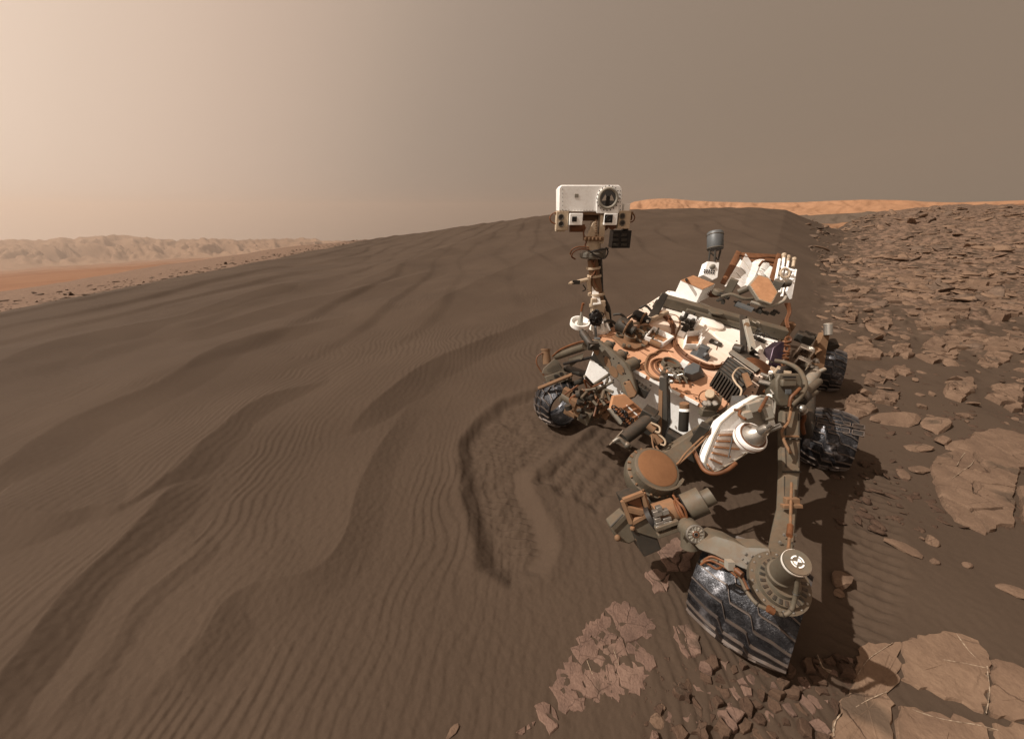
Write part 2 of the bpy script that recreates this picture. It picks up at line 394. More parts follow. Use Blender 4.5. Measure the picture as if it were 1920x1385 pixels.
def height(X, Y, fine=True):
    r = np.hypot(X, Y); az = np.degrees(np.arctan2(X, Y))
    z = base_height(X, Y)
    sand = sst(-11.3, -10.3, X) * np.maximum(sst(2.6, -.6, X - .30 * Y + .6 * pn(X * .4, Y * .4, 12)), sst(40, 35, az) * sst(5, 9, r))   # where the big dune lies
    big = np.zeros(X.shape); lee = np.zeros(X.shape)
    for pts, a, wl, ws in CRESTS:
        xs = [q[0] for q in pts]; ys = [q[1] for q in pts]; mg = max(ws * 1.6, wl * 2.6) + .1
        mk = (X > min(xs) - mg) & (X < max(xs) + mg) & (Y > min(ys) - mg) & (Y < max(ys) + mg)
        if not mk.any(): continue
        Xm, Ym = X[mk], Y[mk]; d, t = polyline_sd(Xm, Ym, pts)
        d = d + .05 * pn(Xm * 2.2, Ym * 2.2, 9) * min(1, wl * 5)
        e = sst(0, .18, t) * sst(1, .85, t)
        ws_ = ws * 1.6; wl_ = wl * 2.6
        pr = np.where(d > 0, (1 - np.clip(d / wl_, 0, 1)) ** 1.25, np.clip(1 + d / ws_, 0, 1) ** 1.5)
        lee[mk] = np.maximum(lee[mk], e * ((d > 0) & (d < wl_ * 1.6)))
        big[mk] = np.maximum(big[mk], .64 * a * e * pr)
    z = z + big * sand
    # mid-scale waves further out
    wx = X * .97 - Y * .10 + 1.3 * fbm(X * .10, Y * .07, 3, 21)
    ph = wx / 1.45 + .35 * pn(X * .3, Y * .16, 31)
    sw = ph - np.floor(ph); prof = np.where(sw < .78, sw / .78, (1 - sw) / .22); prof = prof * prof * (3 - 2 * prof)
    z = z + .065 * prof * sand * sst(4.5, 9, r) * np.clip(.55 + .8 * pn(X * .13, Y * .13, 77), 0, 1.3)
    z = z + .05 * fbm(X * .35, Y * .35, 3, 3) * sst(1.5, 5, r)
    fld = sst(36, 42, az) * sst(5, 9, r) * (az < 120)
    tn = fbm(X * .55, Y * .55, 4, 301) * 3; fl = np.floor(tn); tr_ = fl + sst(.72, 1.0, tn - fl)
    z = z + fld * (.034 * tr_ + .022 * fbm(X * 2.2, Y * 2.2, 3, 311)) * np.minimum(1 + r / 40, 2.5)
    if fine:
        az0 = .35
        # wind ripples
        wr = X * np.cos(az0 * .4) + Y * .06 + .16 * fbm(X * .9, Y * .7, 3, 41) + .035 * fbm(X * 3.1, Y * 2.0, 2, 43)
        lam = .074
        p = wr / lam; s = p - np.floor(p); pr = np.where(s < .7, s / .7, (1 - s) / .3); pr = pr * pr * (3 - 2 * pr)
        am = np.clip(.55 + 1.1 * fbm(X * .6, Y * .45, 2, 55), .04, 1.25)
        wr2 = X * .93 + Y * .3 + .22 * fbm(X * .8, Y * .8, 3, 141); p2 = wr2 / .19; s2 = p2 - np.floor(p2); pr2 = np.where(s2 < .75, s2 / .75, (1 - s2) / .25)
        rip = .0036 * am * pr + .0016 * np.clip(pn(X * .5, Y * .5, 61), 0, 1) * pr2
        region = np.clip(sand + .35 * sst(-.5, 2, X), 0, 1)
        leek = 1 - .6 * lee
        z = z + rip * region * leek * sst(24, 10, r) * (1 + .10 * np.minimum(r, 12))
        # wheel trench dug into the sand
        d = poly_sd(X, Y, TRENCH) + .022 * fbm(X * 3.5, Y * 3.5, 2, 71)
        wall = sst(.07, -.10, d)
        tx_ = (Y + .25 * X + .02 * fbm(X * 4, Y * 4, 2, 5)) / .062; ts_ = tx_ - np.floor(tx_); tread = np.where(ts_ < .65, ts_ / .65, (1 - ts_) / .35)
        churn = .012 * fbm(X * 8, Y * 8, 3, 81) + .020 * tread * sst(-.5, .2, pn(X * 2.6, Y * 2.6, 85)) + .018 * np.clip(pn(X * 3.2, Y * 5, 83), 0, 1)
        z = z + wall * (-.068 + churn * sst(-.03, -.14, d)) + .009 * np.exp(-((d - .07) / .06) ** 2)
        d2 = poly_sd(X, Y, SCUFF) + .05 * fbm(X * 6, Y * 6, 2, 91)
        z = z + sst(.03, -.08, d2) * (-.03 + .012 * fbm(X * 9, Y * 9, 3, 95) + .005 * np.sin((X * .8 - Y * .6) * 42))
        d3 = poly_sd(X, Y, RTRACK) + .03 * fbm(X * 6, Y * 6, 2, 97)
        k = (X * .55 + Y * .83) / .085 + .5 * np.abs(X - .4 * Y); st = np.abs(k - np.floor(k) - .5) * 2
        z = z + sst(.03, -.08, d3) * (-.02 + .014 * sst(.35, .8, st) + .008 * fbm(X * 12, Y * 12, 2, 99))
        z = z + .0022 * fbm(X * 24, Y * 24, 2, 103) * sst(8, 3, r)
    return z
def hz(x, y, fine=False): return float(height(np.array([float(x)]), np.array([float(y)]), fine)[0])

def grid_mesh(name, X, Y, Z, material, cols=None):
    m, n = X.shape
    me = bpy.data.meshes.new(name)
    co = np.stack([X, Y, Z], -1).reshape(-1, 3)
    i = (np.arange(m - 1)[:, None] * n + np.arange(n - 1)[None, :]).ravel()
    q = np.stack([i, i + 1, i + n + 1, i + n], 1)
    me.vertices.add(m * n); me.vertices.foreach_set('co', co.ravel())
    me.loops.add(q.size); me.loops.foreach_set('vertex_index', q.ravel().astype(np.int32))
    me.polygons.add(len(q)); me.polygons.foreach_set('loop_start', np.arange(0, q.size, 4, dtype=np.int32)); me.polygons.foreach_set('loop_total', np.full(len(q), 4, np.int32))
    me.polygons.foreach_set('use_smooth', np.ones(len(q), bool))
    me.update(); me.validate()
    if cols is not None:
        at = me.attributes.new('stone', 'FLOAT', 'POINT'); at.data.foreach_set('value', cols.ravel().astype(np.float32))
    o = link(name, me, material); return o

def sandmat():
    m, nt, b = mat('basalt_sand'); g = nd(nt, 'ShaderNodeNewGeometry'); pos = g.outputs['Position']
    n1 = noise(nt, .5, 4, .6, pos); n2 = noise(nt, 420, 3, .7, pos); n3 = noise(nt, 3.5, 6, .65, pos); n4 = noise(nt, 16, 6, .7, pos)
    c = ramp(nt, n1.outputs['Fac'], [(.3, dim((78, 64, 53))), (.7, dim((87, 72, 60)))])
    gr = ramp(nt, n2.outputs['Fac'], [(.3, (.80,) * 3), (.7, (1.2,) * 3)])
    mm = nd(nt, 'ShaderNodeMix', data_type='RGBA', blend_type='MULTIPLY'); mm.inputs[0].default_value = .8
    nt.links.new(c.outputs[0], mm.inputs[6]); nt.links.new(gr.outputs[0], mm.inputs[7])
    at = nd(nt, 'ShaderNodeAttribute', attribute_name='stone')
    st = math_(nt, 'ADD', at.outputs['Fac'], math_(nt, 'MULTIPLY', math_(nt, 'SUBTRACT', n3.outputs['Fac'], .5), 1.6))
    sr = ramp(nt, st, [(.42, (0, 0, 0)), (.60, (1, 1, 1))])
    stone = ramp(nt, n4.outputs['Fac'], [(.25, dim((100, 80, 67))), (.5, dim((126, 102, 86))), (.75, dim((148, 122, 102)))])
    col = mix(nt, sr.outputs[0], mm.outputs[2], stone.outputs[0])
    nt.links.new(col, b.inputs['Base Color']); b.inputs['Roughness'].default_value = .95; b.inputs['Specular IOR Level'].default_value = .12
    hgt = math_(nt, 'ADD', math_(nt, 'MULTIPLY', n2.outputs['Fac'], .25), math_(nt, 'MULTIPLY', math_(nt, 'MULTIPLY', n4.outputs['Fac'], sr.outputs[0]), 6))
    bump(nt, b, hgt, .35, .008); return m
M['sand'] = sandmat()

az_d = np.arange(-73, 73.01, .16); az = np.radians(np.concatenate([np.linspace(-180, -74.5, 26), az_d, np.linspace(74.5, 180, 26)]))
rr = np.concatenate([[.02, .3, .55], H / np.tan(np.radians(np.linspace(69, 14, 520))), np.geomspace(8.1, 36, 300), np.geomspace(36.6, 110, 60)])
AZ, RR = np.meshgrid(az, rr); X = RR * np.sin(AZ); Y = RR * np.cos(AZ)
Z = height(X, Y)
azd = np.degrees(AZ)
stone = np.clip(sst(-10.6, -12.2, X) + sst(34, 44, azd) * sst(3.5, 14, RR) * .54 * (azd < 120), 0, 1)
ground = grid_mesh('ground', X, Y, Z, M['sand'], stone); tag(ground, kind='structure')

# far plain, crater rim, mountain slope
def simple_ground(name, cols, scale, rough=.95):
    m, nt, b = mat(name); g = nd(nt, 'ShaderNodeNewGeometry'); pos = g.outputs['Position']
    n1 = noise(nt, scale, 8, .65, pos); n2 = noise(nt, scale * 9, 5, .6, pos)
    f = math_(nt, 'ADD', math_(nt, 'MULTIPLY', n1.outputs['Fac'], .65), math_(nt, 'MULTIPLY', n2.outputs['Fac'], .35))
    r = ramp(nt, f, [(.32, dim(cols[0])), (.5, dim(cols[1])), (.68, dim(cols[2]))])
    nt.links.new(r.outputs[0], b.inputs['Base Color']); b.inputs['Roughness'].default_value = rough; b.inputs['Specular IOR Level'].default_value = .1
    bump(nt, b, n2.outputs['Fac'], .2, .4 / scale * .02); return m
def elev(u, v): d = ray(u, v); return math.degrees(math.atan2(d.z, math.hypot(d.x, d.y))), math.degrees(math.atan2(d.x, d.y))
M['plain'] = simple_ground('plain_soil', [(122, 86, 62), (138, 98, 72), (150, 112, 84)], .02)
a_, r_ = np.meshgrid(np.radians(np.linspace(-120, 20, 160)), np.geomspace(17, 1700, 140))
lo = np.tan(np.radians(np.interp(r_, [15, 40, 200, 1200], [8.6, 6.3, 5.2, 4.75])))
X = r_ * np.sin(a_); Y = r_ * np.cos(a_); Z = H - r_ * lo + .004 * r_ * fbm(X * .02, Y * .02, 3, 7) * sst(30, 90, r_) - .6
tag(grid_mesh('plain', X, Y, Z, M['plain']), kind='structure')

def range_mesh(name, sky, az0, az1, r0, r1, base_el, material, seed, na=420, nr=70, rough=1.0):
    """hills whose skyline follows sighted points; ridged slopes run down towards the viewer"""
    es = sorted((elev(u, v)[1], elev(u, v)[0]) for u, v in sky)
    sa = np.array([e[0] for e in es]); se = np.array([e[1] for e in es])
    aa = np.linspace(az0, az1, na); tt = np.linspace(0, 1.25, nr)
    a, t = np.meshgrid(aa, tt); r = r0 + (r1 - r0) * t
    top = np.interp(a, sa, se) + .10 * rough * fbm(a * 1.3, a * 0, 4, seed)
    be = base_el if not callable(base_el) else base_el(a)
    wx = a * .35; rid = 1 - np.abs(fbm(wx + .5 * t + .3 * pn(a * .2, t * 3, seed + 2), t * 1.4, 5, seed + 1, .55))
    prof = np.clip(t, 0, 1) ** .85
    el = be + (top - be) * np.clip(prof * (.78 + .22 * rid) + (1 - np.abs(2 * np.clip(t, 0, 1) - 1)) * (rid - .75) * .42 * rough, -.05, 1)
    el = np.where(t > .97, top - (t - .97) * 9, el)
    z = H + r * np.tan(np.radians(el))
    X = r * np.sin(np.radians(a)); Y = r * np.cos(np.radians(a))
    return grid_mesh(name, X, Y, z, material)
M['rim'] = simple_ground('rim_rock', [(128, 98, 76), (152, 120, 96), (170, 138, 112)], .006)
M['mount'] = simple_ground('mountain_rock', [(160, 118, 88), (172, 129, 98), (180, 138, 108)], .02)
tag(range_mesh('crater_rim', [(-300, 452), (-100, 446), (0, 448), (40, 446), (65, 449), (100, 445), (150, 444), (215, 439), (240, 441), (262, 443), (300, 447), (330, 448), (380, 446), (415, 446), (450, 449), (500, 447), (545, 446), (575, 445), (610, 451), (660, 450), (705, 448), (800, 452), (900, 470)],
               -75, -10, 1250, 1620, -4.9, M['rim'], 201, rough=1.7), kind='structure')
tag(range_mesh('mountain_slope', [(900, 430), (1100, 400), (1165, 388), (1190, 377), (1220, 372), (1255, 371), (1300, 375), (1340, 377), (1420, 379), (1500, 378), (1560, 375), (1620, 373), (1700, 374), (1740, 377), (1800, 378), (1920, 374), (2050, 372)],
               0, 68, 128, 178, -.9, M['mount'], 231, rough=.18), kind='structure')
M['fardune'] = simple_ground('far_dune_sand', [(92, 78, 66), (100, 86, 74), (108, 92, 80)], .05)
tag(range_mesh('far_dune', [(1420, 412), (1480, 404), (1540, 399), (1640, 394), (1720, 391), (1770, 392), (1800, 400)], 26, 49, 112, 124, -1.6, M['fardune'], 251, na=160, nr=30, rough=.3), kind='structure')
M['farrock'] = simple_ground('far_layered_rock', [(108, 78, 60), (140, 104, 78), (160, 122, 94)], .05)
tag(range_mesh('far_ledges', [(1380, 420), (1500, 416), (1560, 416), (1650, 407), (1720, 396), (1780, 388), (1840, 383), (1920, 378), (2050, 374)], 27, 66, 90, 106, -3.0, M['farrock'], 261, na=260, nr=40, rough=.6), kind='structure')

# ------------------------------------------------------------------ bedrock and loose rocks
def rockmat(name, a, b_, c, scale=5, veins=False):
    m, nt, b = mat(name); g = nd(nt, 'ShaderNodeNewGeometry'); pos = g.outputs['Position']
    oi = nd(nt, 'ShaderNodeObjectInfo')
    n1 = noise(nt, scale, 7, .65, pos, .3); n2 = noise(nt, scale * 14, 5, .65, pos); n3 = noise(nt, scale * .5, 3, .5, pos)
    f = math_(nt, 'ADD', math_(nt, 'MULTIPLY', n1.outputs['Fac'], .6), math_(nt, 'MULTIPLY', n2.outputs['Fac'], .4))
    f = math_(nt, 'ADD', f, math_(nt, 'MULTIPLY', math_(nt, 'SUBTRACT', oi.outputs['Random'], .5), .12))
    r = ramp(nt, f, [(.32, dim(a)), (.5, dim(b_)), (.68, dim(c))])
    # drifted sand in the hollows of the surface
    sd_ = ramp(nt, n3.outputs['Fac'], [(.60, (0, 0, 0)), (.66, (1, 1, 1))])
    geo = nd(nt, 'ShaderNodeSeparateXYZ'); nt.links.new(g.outputs['Normal'], geo.inputs[0])
    up = ramp(nt, geo.outputs['Z'], [(.8, (0, 0, 0)), (.95, (1, 1, 1))])
    k = math_(nt, 'MULTIPLY', math_(nt, 'MULTIPLY', sd_.outputs[0], up.outputs[0]), .75)
    col = mix(nt, k, r.outputs[0], dim((82, 69, 58)))
    wv = nd(nt, 'ShaderNodeVectorMath', operation='ADD'); nt.links.new(pos, wv.inputs[0])
    sc_ = nd(nt, 'ShaderNodeVectorMath', operation='SCALE'); sc_.inputs['Scale'].default_value = .35 / scale; nt.links.new(n1.outputs['Color'], sc_.inputs[0]); nt.links.new(sc_.outputs[0], wv.inputs[1])
    vo = nd(nt, 'ShaderNodeTexVoronoi', feature='DISTANCE_TO_EDGE'); vo.inputs['Scale'].default_value = scale * 1.3; nt.links.new(wv.outputs[0], vo.inputs['Vector'])
    ck = ramp(nt, vo.outputs['Distance'], [(0.0, (1, 1, 1)), (.022, (0, 0, 0))])
    part = ramp(nt, n3.outputs['Fac'], [(.47, (0, 0, 0)), (.60, (1, 1, 1))])
    crk = math_(nt, 'MULTIPLY', ck.outputs[0], part.outputs[0])
    col = mix(nt, math_(nt, 'MULTIPLY', crk, .55), col, dim((58, 44, 36)))
    nt.links.new(col, b.inputs['Base Color']); b.inputs['Roughness'].default_value = .9; b.inputs['Specular IOR Level'].default_value = .15
    h = math_(nt, 'SUBTRACT', math_(nt, 'ADD', math_(nt, 'MULTIPLY', n1.outputs['Fac'], 1.5), n2.outputs['Fac']), math_(nt, 'MULTIPLY', crk, .9))
    bump(nt, b, h, .5, .014); return m
M['bed'] = rockmat('tan_bedrock', (102, 82, 68), (120, 97, 80), (138, 113, 94))
M['bedpale'] = rockmat('pale_bedrock', (116, 93, 77), (132, 107, 88), (146, 120, 99), 3)
M['bedpink'] = rockmat('pinkish_bedrock', (102, 82, 72), (126, 101, 88), (142, 116, 101), 7)
M['rub'] = rockmat('brown_rubble', (74, 57, 47), (92, 72, 59), (108, 86, 70), 9)
M['rockdark'] = rockmat('grey_brown_rock', (80, 66, 57), (106, 88, 75), (130, 108, 91), 6)
def veinmat():
    m, nt, b = mat('pale_vein'); g = nd(nt, 'ShaderNodeNewGeometry'); n = noise(nt, 60, 3, .6, g.outputs['Position'])
    r = ramp(nt, n.outputs['Fac'], [(.35, lin((110, 88, 70))), (.65, lin((176, 156, 134)))]); nt.links.new(r.outputs[0], b.inputs['Base Color'])
    b.inputs['Roughness'].default_value = .8; return m
M['vein'] = veinmat()
RNG = random.Random(11)
def rough_outline(pts, step=.05, amp=.012, rng=RNG):
    """polyline ring -> ring with broken edges"""
    out = []; n = len(pts)
    for i in range(n):
        a = Vector((*pts[i], 0)); b = Vector((*pts[(i + 1) % n], 0)); L = (b - a).length
        k = max(1, min(14, int(L / step))); d = (b - a); nrm = Vector((-d.y, d.x, 0)) / max(L, 1e-6)
        for j in range(k):
            p = a + d * (j / k) + nrm * (rng.uniform(-amp, amp) if j else rng.uniform(-amp, amp) * .5); out.append((p.x, p.y))
    return out
def shrink(pts, f=.9, d=None):
    cx = sum(p[0] for p in pts) / len(pts); cy = sum(p[1] for p in pts) / len(pts)
    if d is None: return [(cx + (x - cx) * f, cy + (y - cy) * f) for x, y in pts]
    out = []
    for x, y in pts:
        L = math.hypot(x - cx, y - cy); k = max(.2, (L - d) / max(L, 1e-6)); out.append((cx + (x - cx) * k, cy + (y - cy) * k))
    return out
def slab_mesh(name, ring, z0, top, tilt=(0, 0), skirt=.03, rng=RNG, bumpy=.006, deep=.09, edge=.006):
    """flat broken plate: rounded shoulder, uneven top, foot under the sand. ring in world xy, z0 = sand level, top = height above it"""
    n = len(ring); cx = sum(p[0] for p in ring) / n; cy = sum(p[1] for p in ring) / n
    def zt(x, y): return z0 + top + (x - cx) * tilt[0] + (y - cy) * tilt[1] + bumpy * (math.sin(x * 31 + 3 * math.sin(y * 17)) * .5 + math.sin(y * 43 - x * 12) * .35 + math.sin(x * 71 + y * 59) * .2)
    vs = []; fs = []
    foot = shrink(ring, d=-skirt)
    rings = [[(x, y, z0 - deep) for x, y in foot], [(x, y, zt(x, y) - edge * rng.uniform(.5, 1.3)) for x, y in ring]]
    i1 = shrink(ring, d=edge * .7); rings.append([(x, y, zt(x, y)) for x, y in i1])
    for f in (.78, .52, .26): rings.append([(x, y, zt(x, y) + rng.uniform(-.15, .4) * bumpy) for x, y in shrink(ring, f=f)])
    for rg_ in rings: vs += rg_
    m = len(rings); vs.append((cx, cy, zt(cx, cy)))
    for k in range(m - 1):
        for i in range(n): j = (i + 1) % n; fs.append((k * n + i, k * n + j, (k + 1) * n + j, (k + 1) * n + i))
    for i in range(n): fs.append(((m - 1) * n + i, (m - 1) * n + (i + 1) % n, m * n))
    me = bpy.data.meshes.new(name); me.from_pydata(vs, [], fs); me.polygons.foreach_set('use_smooth', [True] * len(fs)); me.update(); me.set_sharp_from_angle(angle=math.radians(30)); return me
def px_ring(uvs, z=0.0): return [(p.x, p.y) for p in (G(u, v, z) for u, v in uvs)]
def gz(ring):
    xs = np.array([p[0] for p in ring]); ys = np.array([p[1] for p in ring]); return float(height(xs, ys, False).mean())
def in_poly(x, y, poly):
    c = False; n = len(poly)
    for i in range(n):
        (x0, y0), (x1, y1) = poly[i], poly[(i + 1) % n]
        if (y0 > y) != (y1 > y) and x < (x1 - x0) * (y - y0) / (y1 - y0) + x0: c = not c
    return c
def clip_poly(poly, p, nrm):
    """keep the side where (q-p).nrm <= 0"""
    out = []; n = len(poly)
    for i in range(n):
        a, b = poly[i], poly[(i + 1) % n]
        da = (a[0] - p[0]) * nrm[0] + (a[1] - p[1]) * nrm[1]; db = (b[0] - p[0]) * nrm[0] + (b[1] - p[1]) * nrm[1]
        if da <= 0: out.append(a)
        if (da < 0) != (db < 0) and abs(da - db) > 1e-12:
            t = da / (da - db); out.append((a[0] + (b[0] - a[0]) * t, a[1] + (b[1] - a[1]) * t))
    return out
def voronoi_in(poly, seeds, gap):
    cells = []
    for i, s in enumerate(seeds):
        c = list(poly)
        for j, t in enumerate(seeds):
            if i == j: continue
            m = ((s[0] + t[0]) / 2, (s[1] + t[1]) / 2); d = (t[0] - s[0], t[1] - s[1]); L = math.hypot(*d)
            d = (d[0] / L, d[1] / L); c = clip_poly(c, (m[0] - d[0] * gap / 2, m[1] - d[1] * gap / 2), d)
            if len(c) < 3: break
        if len(c) >= 3: cells.append(c)
    return cells
def area(p): return abs(sum(p[i][0] * p[(i + 1) % len(p)][1] - p[(i + 1) % len(p)][0] * p[i][1] for i in range(len(p)))) / 2

def outcrop(name, label, plates, material, top=.02, group=None, tilt=.03, bumpy=.006, step=.05, amp=.012, cat='bedrock'):
    """a bedrock outcrop: one thing, each plate between the cracks a part"""
    allp = [p for r in plates for p in r]; cx = sum(p[0] for p in allp) / len(allp); cy = sum(p[1] for p in allp) / len(allp)
    root = empty(name, (cx, cy, gz([(cx, cy)]))); tag(root, label, cat, group)
    for r in plates:
        if area(r) < .0001: continue
        ring = rough_outline(r, step, amp)
        me = slab_mesh('plate', ring, gz(r[:6]), top * RNG.uniform(.75, 1.3), (RNG.uniform(-tilt, tilt), RNG.uniform(-tilt, tilt)), bumpy=bumpy)
        link('plate', me, material, root)
    return root
def vein(root, uvs, w=.008, z=.03):
    pts = [Vector((*G(u, v).xy, 0)) for u, v in uvs]; pts = spline(pts, 5) if len(pts) > 2 else pts
    mb = MB(); vs = []
    for i, p in enumerate(pts):
        t = (pts[min(i + 1, len(pts) - 1)] - pts[max(i - 1, 0)]).normalized(); q = Vector((-t.y, t.x, 0)); ww = w * RNG.uniform(.25, 1.5)
        zz = gz([(p.x, p.y)]) + z
        vs += [p + q * ww / 2 + Vector((0, 0, zz)), p - q * ww / 2 + Vector((0, 0, zz)), p - q * ww / 2 + Vector((0, 0, zz - .05)), p + q * ww / 2 + Vector((0, 0, zz - .05))]
    n = len(pts)
    fs = [(4 * k + a, 4 * k + (a + 1) % 4, 4 * k + 4 + (a + 1) % 4, 4 * k + 4 + a) for k in range(n - 1) for a in range(4)]
    mb.add(vs, fs); return mb.build('vein', M['vein'], root)

S1 = [px_ring(r) for r in (
    [(1612, 1212), (1650, 1206), (1686, 1204), (1684, 1270), (1662, 1292), (1676, 1322), (1672, 1500), (1540, 1500), (1548, 1400), (1575, 1330), (1598, 1270)],
    [(1694, 1203), (1730, 1192), (1765, 1186), (1800, 1190), (1834, 1204), (1852, 1232), (1848, 1300), (1840, 1334), (1770, 1310), (1690, 1276)],
    [(1860, 1236), (1895, 1246), (1940, 1270), (2080, 1330), (2080, 1348), (1900, 1352), (1852, 1340)],
    [(1684, 1322), (1760, 1338), (1838, 1356), (1850, 1368), (1870, 1500), (1680, 1500)],
    [(1862, 1358), (1930, 1362), (2080, 1360), (2080, 1500), (1886, 1500)])]
o1 = outcrop('bedrock_outcrop', 'large pale tan bedrock pavement split by dark cracks at the lower right', S1, M['bedpale'], .014, tilt=.01, step=.025, amp=.013)
for u in ([(1700, 1212), (1745, 1235), (1800, 1246), (1846, 1256)], [(1606, 1268), (1625, 1240), (1650, 1222), (1672, 1208)], [(1700, 1330), (1760, 1350), (1830, 1362), (1868, 1372)], [(1846, 1340), (1852, 1300), (1848, 1262), (1846, 1245)], [(1570, 1380), (1590, 1340), (1620, 1318), (1660, 1300)], [(1790, 1192), (1812, 1222), (1830, 1240)]): vein(o1, u, .0022, .0150)
S2o = [(1744, 886), (1753, 858), (1787, 849), (1826, 815), (1866, 807), (1911, 818), (1990, 830), (1990, 880), (1905, 882), (1897, 930), (1894, 991), (1872, 991), (1843, 1008), (1809, 991), (1787, 980), (1764, 946)]
S2poly = px_ring(S2o); seeds = px_ring([(1775, 900), (1800, 870), (1840, 840), (1890, 845), (1830, 900), (1870, 930), (1810, 950), (1850, 975), (1790, 960), (1885, 890), (1950, 850)])
o2 = outcrop('bedrock_outcrop', 'tan cracked bedrock slab right of the middle wheel with pale veins', voronoi_in(S2poly, seeds, .022), M['bed'], .028, tilt=.03)
outcrop('bedrock_outcrop', 'tan bedrock sliver cut by the right edge below the cracked slab', [px_ring([(1906, 918), (1990, 900), (1990, 990), (1912, 985)])], M['bed'], .03)
for u in ([(1790, 880), (1800, 862), (1812, 848)], [(1780, 905), (1800, 890), (1815, 880), (1822, 870)], [(1806, 845), (1818, 830), (1822, 822)]): vein(o2, u, .003, .030)
S3o = [(1029, 1289), (1068, 1235), (1102, 1162), (1171, 1125), (1195, 1147), (1230, 1162), (1220, 1211), (1235, 1230), (1210, 1294), (1151, 1313), (1093, 1338), (1044, 1333)]
S3 = px_ring(S3o); cx = sum(p[0] for p in S3) / len(S3); cy = sum(p[1] for p in S3) / len(S3)
sd3 = [(RNG.uniform(.0, .62), RNG.uniform(.55, 1.5)) for _ in range(900)]; sd3 = [s for s in sd3 if in_poly(*s, S3)][:9]
c3 = [shrink(c, RNG.choice([.9, .97, 1.0])) for c in voronoi_in(S3, sd3, .004)]
o3 = outcrop('bedrock_outcrop', 'pinkish shattered bedrock patch left of the near wheel, half buried in sand', c3, M['bedpink'], .004, step=.018, amp=.022, tilt=.012)
for u in ([(1100, 1240), (1112, 1270), (1122, 1290)], [(1150, 1220), (1160, 1250)]): vein(o3, u, .002, .006)
for lab, ring in (('small pinkish bedrock patch at the bottom edge, left of the shattered patch', [(1002, 1322), (1020, 1315), (1042, 1330), (1048, 1366), (1030, 1380), (1010, 1350)]),
                  ('pinkish bedrock patch under the arm turret beside the sand trench', [(1207, 1078), (1232, 1070), (1256, 1082), (1250, 1112), (1228, 1118)]),
                  ('rounded pinkish bedrock lump touching the near wheel rim on its left', [(1262, 1178), (1290, 1170), (1312, 1195), (1314, 1228), (1290, 1236), (1268, 1208)]),
                  ('pinkish bedrock shelf showing through sand below the elbow joint', [(1232, 1040), (1268, 1012), (1300, 1040), (1290, 1075), (1250, 1078)]),
                  ('thin pale bedrock streak at the bottom edge left of the outcrops', [(966, 1372), (985, 1360), (1004, 1352), (1000, 1362), (980, 1376)])):
    outcrop('bedrock_outcrop', lab, voronoi_in(px_ring(ring), px_ring([(sum(a for a, _ in ring) / len(ring) + RNG.uniform(-14, 14), sum(b for _, b in ring) / len(ring) + RNG.uniform(-14, 14)) for _ in range(3)]), .008), M['bedpink'], .008, step=.025)
# broken rubble bed in front of the near wheel
RUB = px_ring([(1330, 1235), (1420, 1250), (1470, 1248), (1520, 1240), (1565, 1225), (1600, 1235), (1600, 1275), (1570, 1335), (1550, 1400), (1530, 1500), (1240, 1500), (1215, 1385), (1225, 1330), (1270, 1290)])
xs = [p[0] for p in RUB]; ys = [p[1] for p in RUB]; seeds = []
t = 0
while len(seeds) < 120 and t < 9000:
    t += 1; s = (RNG.uniform(min(xs), max(xs)), RNG.uniform(min(ys), max(ys)))
    if in_poly(*s, RUB) and all((s[0] - q[0]) ** 2 + (s[1] - q[1]) ** 2 > (RNG.choice([.03, .045, .075])) ** 2 for q in seeds): seeds.append(s)
rub = empty('rubble_bed', (1.0, .9, 0)); tag(rub, 'bed of broken angular brown rock in front of the near wheel', 'rubble')
for c in voronoi_in(RUB, seeds, .008):
    if area(c) < .0005: continue
    c = shrink(c, RNG.choice([.6, .8, .9, 1.0, 1.0]))
    if RNG.random() < .06: continue
    me = slab_mesh('fragment', rough_outline(c, .02, .010), 0, RNG.choice([.002, .006, .012, .02, .035]), (RNG.uniform(-.22, .22), RNG.uniform(-.22, .22)), skirt=.006, bumpy=.004, edge=.006)
    link('fragment', me, M['rub'] if RNG.random() < .75 else M['bedpink'], rub)
for u in ([(1530, 1232), (1540, 1255), (1556, 1262)], [(1575, 1340), (1562, 1360), (1560, 1385)]): vein(rub, u, .004, .022)
# ---- loose rocks
def rock_mesh(name, sx, sy, sz, seed, flat=.5, ang=None):
    """angular rock: icosphere cut by random planes"""
    rg = random.Random(seed); bm = bmesh.new(); bmesh.ops.create_icosphere(bm, subdivisions=2, radius=1.0)
    pl = []
    for _ in range(9):
        n = Vector((rg.gauss(0, 1), rg.gauss(0, 1), rg.gauss(0, 1))).normalized(); pl.append((n, rg.uniform(.45, .85)))
    pl.append((Vector((rg.uniform(-.25, .25), rg.uniform(-.25, .25), 1)).normalized(), flat))
    for v in bm.verts:
        for n, d in pl:
            k = v.co.dot(n)
            if k > d: v.co -= n * (k - d)
        v.co *= 1 + rg.uniform(-.04, .04)
    for v in bm.verts: v.co = Vector((v.co.x * sx, v.co.y * sy, v.co.z * sz))
    me = bpy.data.meshes.new(name); bm.to_mesh(me); bm.free(); me.update(); return me
ROCKS = [rock_mesh('rock', 1, .72, .62, 100 + i, .45 + .25 * (i % 3) / 2) for i in range(10)]
FLAT = [rock_mesh('rock', 1, .66, .30, 200 + i, .5) for i in range(10)]
